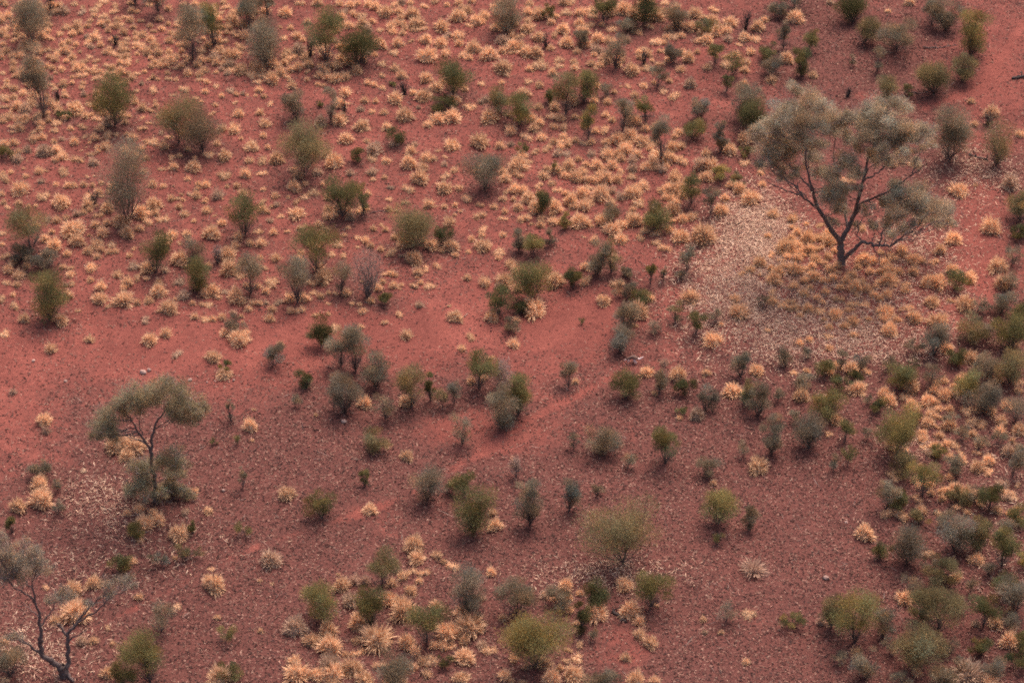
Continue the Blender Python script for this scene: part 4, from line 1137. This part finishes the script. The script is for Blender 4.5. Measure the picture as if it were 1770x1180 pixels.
for x, y, w in rest:
    G, r = place(x, y, w)
    col, word, pale = straw_colour(x, y, grng)
    V, F, T = SMALL[int(grng.integers(0, 10))]
    n = len(V)
    fsel = F
    a = grng.uniform(0, 6.28)
    ca, sa = math.cos(a), math.sin(a)
    s = r * grng.uniform(1.36, 1.58)
    W = np.stack([V[:n, 0] * ca - V[:n, 1] * sa, (V[:n, 0] * sa + V[:n, 1] * ca) * grng.uniform(0.8, 1.2), V[:n, 2] * grng.uniform(0.85, 1.15)], 1) * s
    wide = 1.0
    mass_V.append(W + G - np.array([0, 0, 0.03]))
    mass_F.append(fsel + off)
    mass_T.append(T[:n] * col)
    off += n
o = obj('dry_grass', make_mesh('dry_grass', np.concatenate(mass_V), np.concatenate(mass_F), M_GRASS, np.concatenate(mass_T)))
tag(o, 'many small straw tussocks scattered and crowded over the red plain', kind='stuff')
print('tussocks', len(tus), 'extra', len(extra), 'rest', len(rest), 'smallest single', tus[chosen[-1]][2])

# ---------------------------------------------------------------- kangaroo, in mid bound towards the left of the view
def kangaroo():
    nodes = {   # forward, side, up, radius (metres)
        'hip': (0, 0, .64, .19), 'waist': (.20, 0, .70, .175), 'chest': (.44, 0, .62, .15), 'shoulder': (.58, 0, .54, .115),
        'neck': (.69, 0, .48, .075), 'skull': (.79, 0, .45, .078), 'snout': (.88, 0, .37, .052), 'nose': (.935, 0, .33, .034),
        'tail0': (-.14, 0, .54, .105), 'tail1': (-.25, 0, .42, .085), 'tail2': (-.38, 0, .40, .066), 'tail3': (-.54, 0, .50, .052), 'tail4': (-.70, 0, .62, .032)}
    edges = [('hip', 'waist'), ('waist', 'chest'), ('chest', 'shoulder'), ('shoulder', 'neck'), ('neck', 'skull'), ('skull', 'snout'), ('snout', 'nose'),
             ('hip', 'tail0'), ('tail0', 'tail1'), ('tail1', 'tail2'), ('tail2', 'tail3'), ('tail3', 'tail4')]
    for s, n in ((1, 'a'), (-1, 'b')):
        dx = 0.05 * s
        nodes.update({'thigh' + n: (.03, .13 * s, .50, .15), 'knee' + n: (.18 + dx, .17 * s, .34, .095), 'shin' + n: (.06 + dx, .17 * s, .24, .062), 'hock' + n: (-.07 + dx, .17 * s, .13, .050),
                      'foot' + n: (.09 + dx, .16 * s, .06, .034), 'toe' + n: (.26 + dx, .17 * s, .025, .022),
                      'upper' + n: (.60, .09 * s, .48, .045), 'elbow' + n: (.53, .12 * s, .34, .036), 'wrist' + n: (.64, .10 * s, .24, .030), 'paw' + n: (.70, .095 * s, .19, .028),
                      'ear0' + n: (.76, .05 * s, .52, .026), 'ear1' + n: (.72, .085 * s, .60, .030), 'ear2' + n: (.69, .11 * s, .67, .012)})
        for a, b in (('hip', 'thigh'), ('thigh', 'knee'), ('knee', 'shin'), ('shin', 'hock'), ('hock', 'foot'), ('foot', 'toe'), ('shoulder', 'upper'),
                     ('upper', 'elbow'), ('elbow', 'wrist'), ('wrist', 'paw'), ('skull', 'ear0'), ('ear0', 'ear1'), ('ear1', 'ear2')):
            edges.append((a if a in nodes else a + n, b + n))
    keys = list(nodes)
    me = bpy.data.meshes.new('kangaroo_skeleton')
    me.from_pydata([(-nodes[k][0], nodes[k][1], nodes[k][2]) for k in keys], [(keys.index(a), keys.index(b)) for a, b in edges], [])
    o = bpy.data.objects.new('kangaroo_skeleton', me)
    COL.objects.link(o)
    o.modifiers.new('skin', 'SKIN')
    sk = me.skin_vertices[0].data
    for i, k in enumerate(keys):
        sk[i].radius = (nodes[k][3], nodes[k][3])
        sk[i].use_root = (k == 'hip')
    o.modifiers.new('sub', 'SUBSURF').levels = 2
    dg = bpy.context.evaluated_depsgraph_get()
    body = bpy.data.meshes.new_from_object(o.evaluated_get(dg))
    bpy.data.objects.remove(o, do_unlink=True)
    n = len(body.vertices)
    co = np.empty(n * 3, np.float32)
    body.vertices.foreach_get('co', co)
    co = co.reshape(-1, 3)
    f, z = -co[:, 0], co[:, 2]
    fur, pale, dark = np.array([.125, .070, .055]), np.array([.82, .64, .60]), np.array([.05, .032, .03])
    col = np.tile(fur, (n, 1))
    w = np.clip((0.57 - z) / 0.12, 0, 1)
    w = np.where((f > .30), np.clip((0.50 - z) / 0.06, 0, 1), w)
    w = np.where(f < -.24, 1.0, w)                                   # tail
    w = np.where((f > .80) & (z < .42), 1.0, w)                      # cheek and muzzle
    col = fur + (pale - fur) * w[:, None]
    dk = np.clip((0.10 - z) / 0.05, 0, 1) + np.clip((f - .925) / 0.03, 0, 1) + np.clip((0.19 - z) / 0.03, 0, 1) * (f > .5)
    col = col + (dark - col) * np.clip(dk, 0, 1)[:, None]
    c = body.color_attributes.new('tint', 'FLOAT_COLOR', 'POINT')
    c4 = np.ones((n, 4), np.float32)
    c4[:, :3] = col
    c.data.foreach_set('color', c4.ravel())
    body.polygons.foreach_set('use_smooth', np.ones(len(body.polygons), bool))
    body.materials.clear()
    m, nt, out = material('kangaroo_fur')
    b = nt.nodes.new('ShaderNodeBsdfPrincipled')
    b.inputs['Roughness'].default_value = 0.9
    at = node(nt, 'ShaderNodeAttribute', attribute_name='tint')
    nt.links.new(at.outputs['Color'], b.inputs['Base Color'])
    nt.links.new(b.outputs[0], out.inputs['Surface'])
    body.materials.append(m)
    k = obj('kangaroo', body)
    G = ground(1098, 627)
    k.location = G + np.array([0, 0, 0.0])
    k.scale = (1.0, 1.0, 1.0)
    k.rotation_euler = (0, 0, R(6))
    # eyes
    em = noisy_material('dark_eye', (.01, .008, .008), (.02, .015, .014), 5, 0.2, 0)
    for s in (1, -1):
        bm = bmesh.new()
        bmesh.ops.create_uvsphere(bm, u_segments=8, v_segments=6, radius=0.016)
        em_me = bpy.data.meshes.new('eye')
        bm.to_mesh(em_me)
        bm.free()
        em_me.materials.append(em)
        e = obj('eye', em_me, k)
        e.location = (-.82, .066 * s, .465)
    tag(k, unique('brown kangaroo with pale legs and tail hopping across open red ground'), 'kangaroo')


kangaroo()


# ---------------------------------------------------------------- stones, fallen wood
def stone(x, y, w, h, label, seed):
    r = np.random.default_rng(seed)
    G = ground(x, y)
    m = mpp(G) * 0.8
    bm = bmesh.new()
    bmesh.ops.create_icosphere(bm, subdivisions=2, radius=1.0)
    d = norm(r.normal(0, 1, (7, 3)))
    for v in bm.verts:
        p = np.array(v.co)
        for q in d:                                     # knock flat facets off
            t = p @ q - r.uniform(0.66, 0.8)
            if t > 0:
                p = p - q * t
        v.co = p * np.array([w * m / 2, w * m / 2 * 0.8, h * m * 0.6])
    me = bpy.data.meshes.new('pale_stone')
    bm.to_mesh(me)
    bm.free()
    me.materials.append(M_ROCK)
    o = obj('pale_stone', me)
    o.location = (G[0], G[1], G[2] + h * m * 0.22)
    o.rotation_euler = (0, 0, r.uniform(0, 6.28))
    tag(o, unique(label), 'stone', 'pale stones on the red sand')


for i, (x, y, w, h, l) in enumerate([
        (1428, 1000, 15, 10, 'single whitish stone alone on dark litter in the lower right'),
        (594, 729, 15, 9, 'flat pale stone below the blue-grey shrub row, 34% across, 62% down'),
        (247, 644, 17, 8, 'larger pale stone slab above the forked tree crown'),
        (258, 640, 12, 7, 'smaller pale stone touching the slab above the forked tree'),
        (329, 657, 11, 6, 'first of four small pale stones right of the forked tree'),
        (358, 661, 6, 4, 'second of four small pale stones right of the forked tree'),
        (372, 659, 6, 4, 'third of four small pale stones right of the forked tree'),
        (404, 657, 7, 5, 'fourth and rightmost of four small pale stones beside the forked tree'),
        (113, 659, 9, 5, 'pale stone alone on red sand, 6% across, 56% down'),
        (58, 624, 11, 6, 'pale stone near the left edge, 3% across, 53% down'),
        (1190, 780, 5, 4, 'tiny white pebble right of the green sapling, 67% across, 66% down'),
        (1463, 903, 9, 6, 'dull pinkish stone on litter, 83% across, 77% down'),
        (386, 848, 9, 6, 'pale stone right of the forked tree trunk, 22% across, 72% down')]):
    stone(x, y, w, h, l, 500 + i)


def log(pts, r0, r1, label, mat=M_CHAR, seed=0, spurs=3, z=0.1):
    r = np.random.default_rng(seed)
    G = ground(*pts[0])
    root = thing('fallen_log', G, unique(label), 'log', 'fallen dead wood')
    P = np.array([ground(*p) - G + np.array([0, 0, z]) for p in pts])
    t = np.linspace(0, len(P) - 1, 4 * (len(P) - 1) + 1)
    Q = np.stack([np.interp(t, np.arange(len(P)), P[:, k]) for k in range(3)], 1) + r.normal(0, 0.03, (len(t), 3))
    V, F = tube(Q, np.linspace(r0, r1, len(Q)), 7)
    obj('bole', make_mesh('bole', V, F, mat, smooth=True), root)
    for k in range(spurs):
        a = Q[r.integers(1, len(Q) - 1)]
        e = a + norm(np.array([r.normal(), r.normal(), 0.6])) * r.uniform(0.4, 1.0)
        e[2] = max(e[2], 0.05)
        V, F = tube(wander(a, e, r, 4, 0.08), np.linspace(r1, r1 * 0.3, 4), 5)
        obj('broken_branch', make_mesh('broken_branch', V, F, mat, smooth=True), root)


log([(1674, 270), (1692, 274), (1709, 278)], .11, .07, 'dark fallen log left of the charred shrub base near the right edge', seed=1)
log([(1750, 138), (1762, 135), (1775, 132)], .15, .11, 'thick blackened log at the right edge of the bare sand', seed=2, z=.12)
log([(1058, 1056), (1070, 1066), (1083, 1077)], .14, .08, 'charred log under the green shrub in the lower middle', seed=3)
log([(1596, 83), (1622, 84), (1652, 79)], .06, .04, 'thin dark fallen branch above the vase-shaped olive shrub', M_BARK, 4, 4, .08)
log([(1575, 160), (1590, 163), (1604, 159)], .05, .03, 'thin twisted stick left of the vase-shaped olive shrub', M_BARK, 5, 2, .07)
log([(642, 369), (655, 366), (672, 367)], .05, .03, 'thin stick lying right of the dark green round shrub', M_BARK, 6, 2, .06)
log([(1100, 205), (1116, 201), (1134, 203)], .07, .04, 'pale-edged dark branch lying among crowded tussocks above the middle', M_BARK, 7, 4, .08)
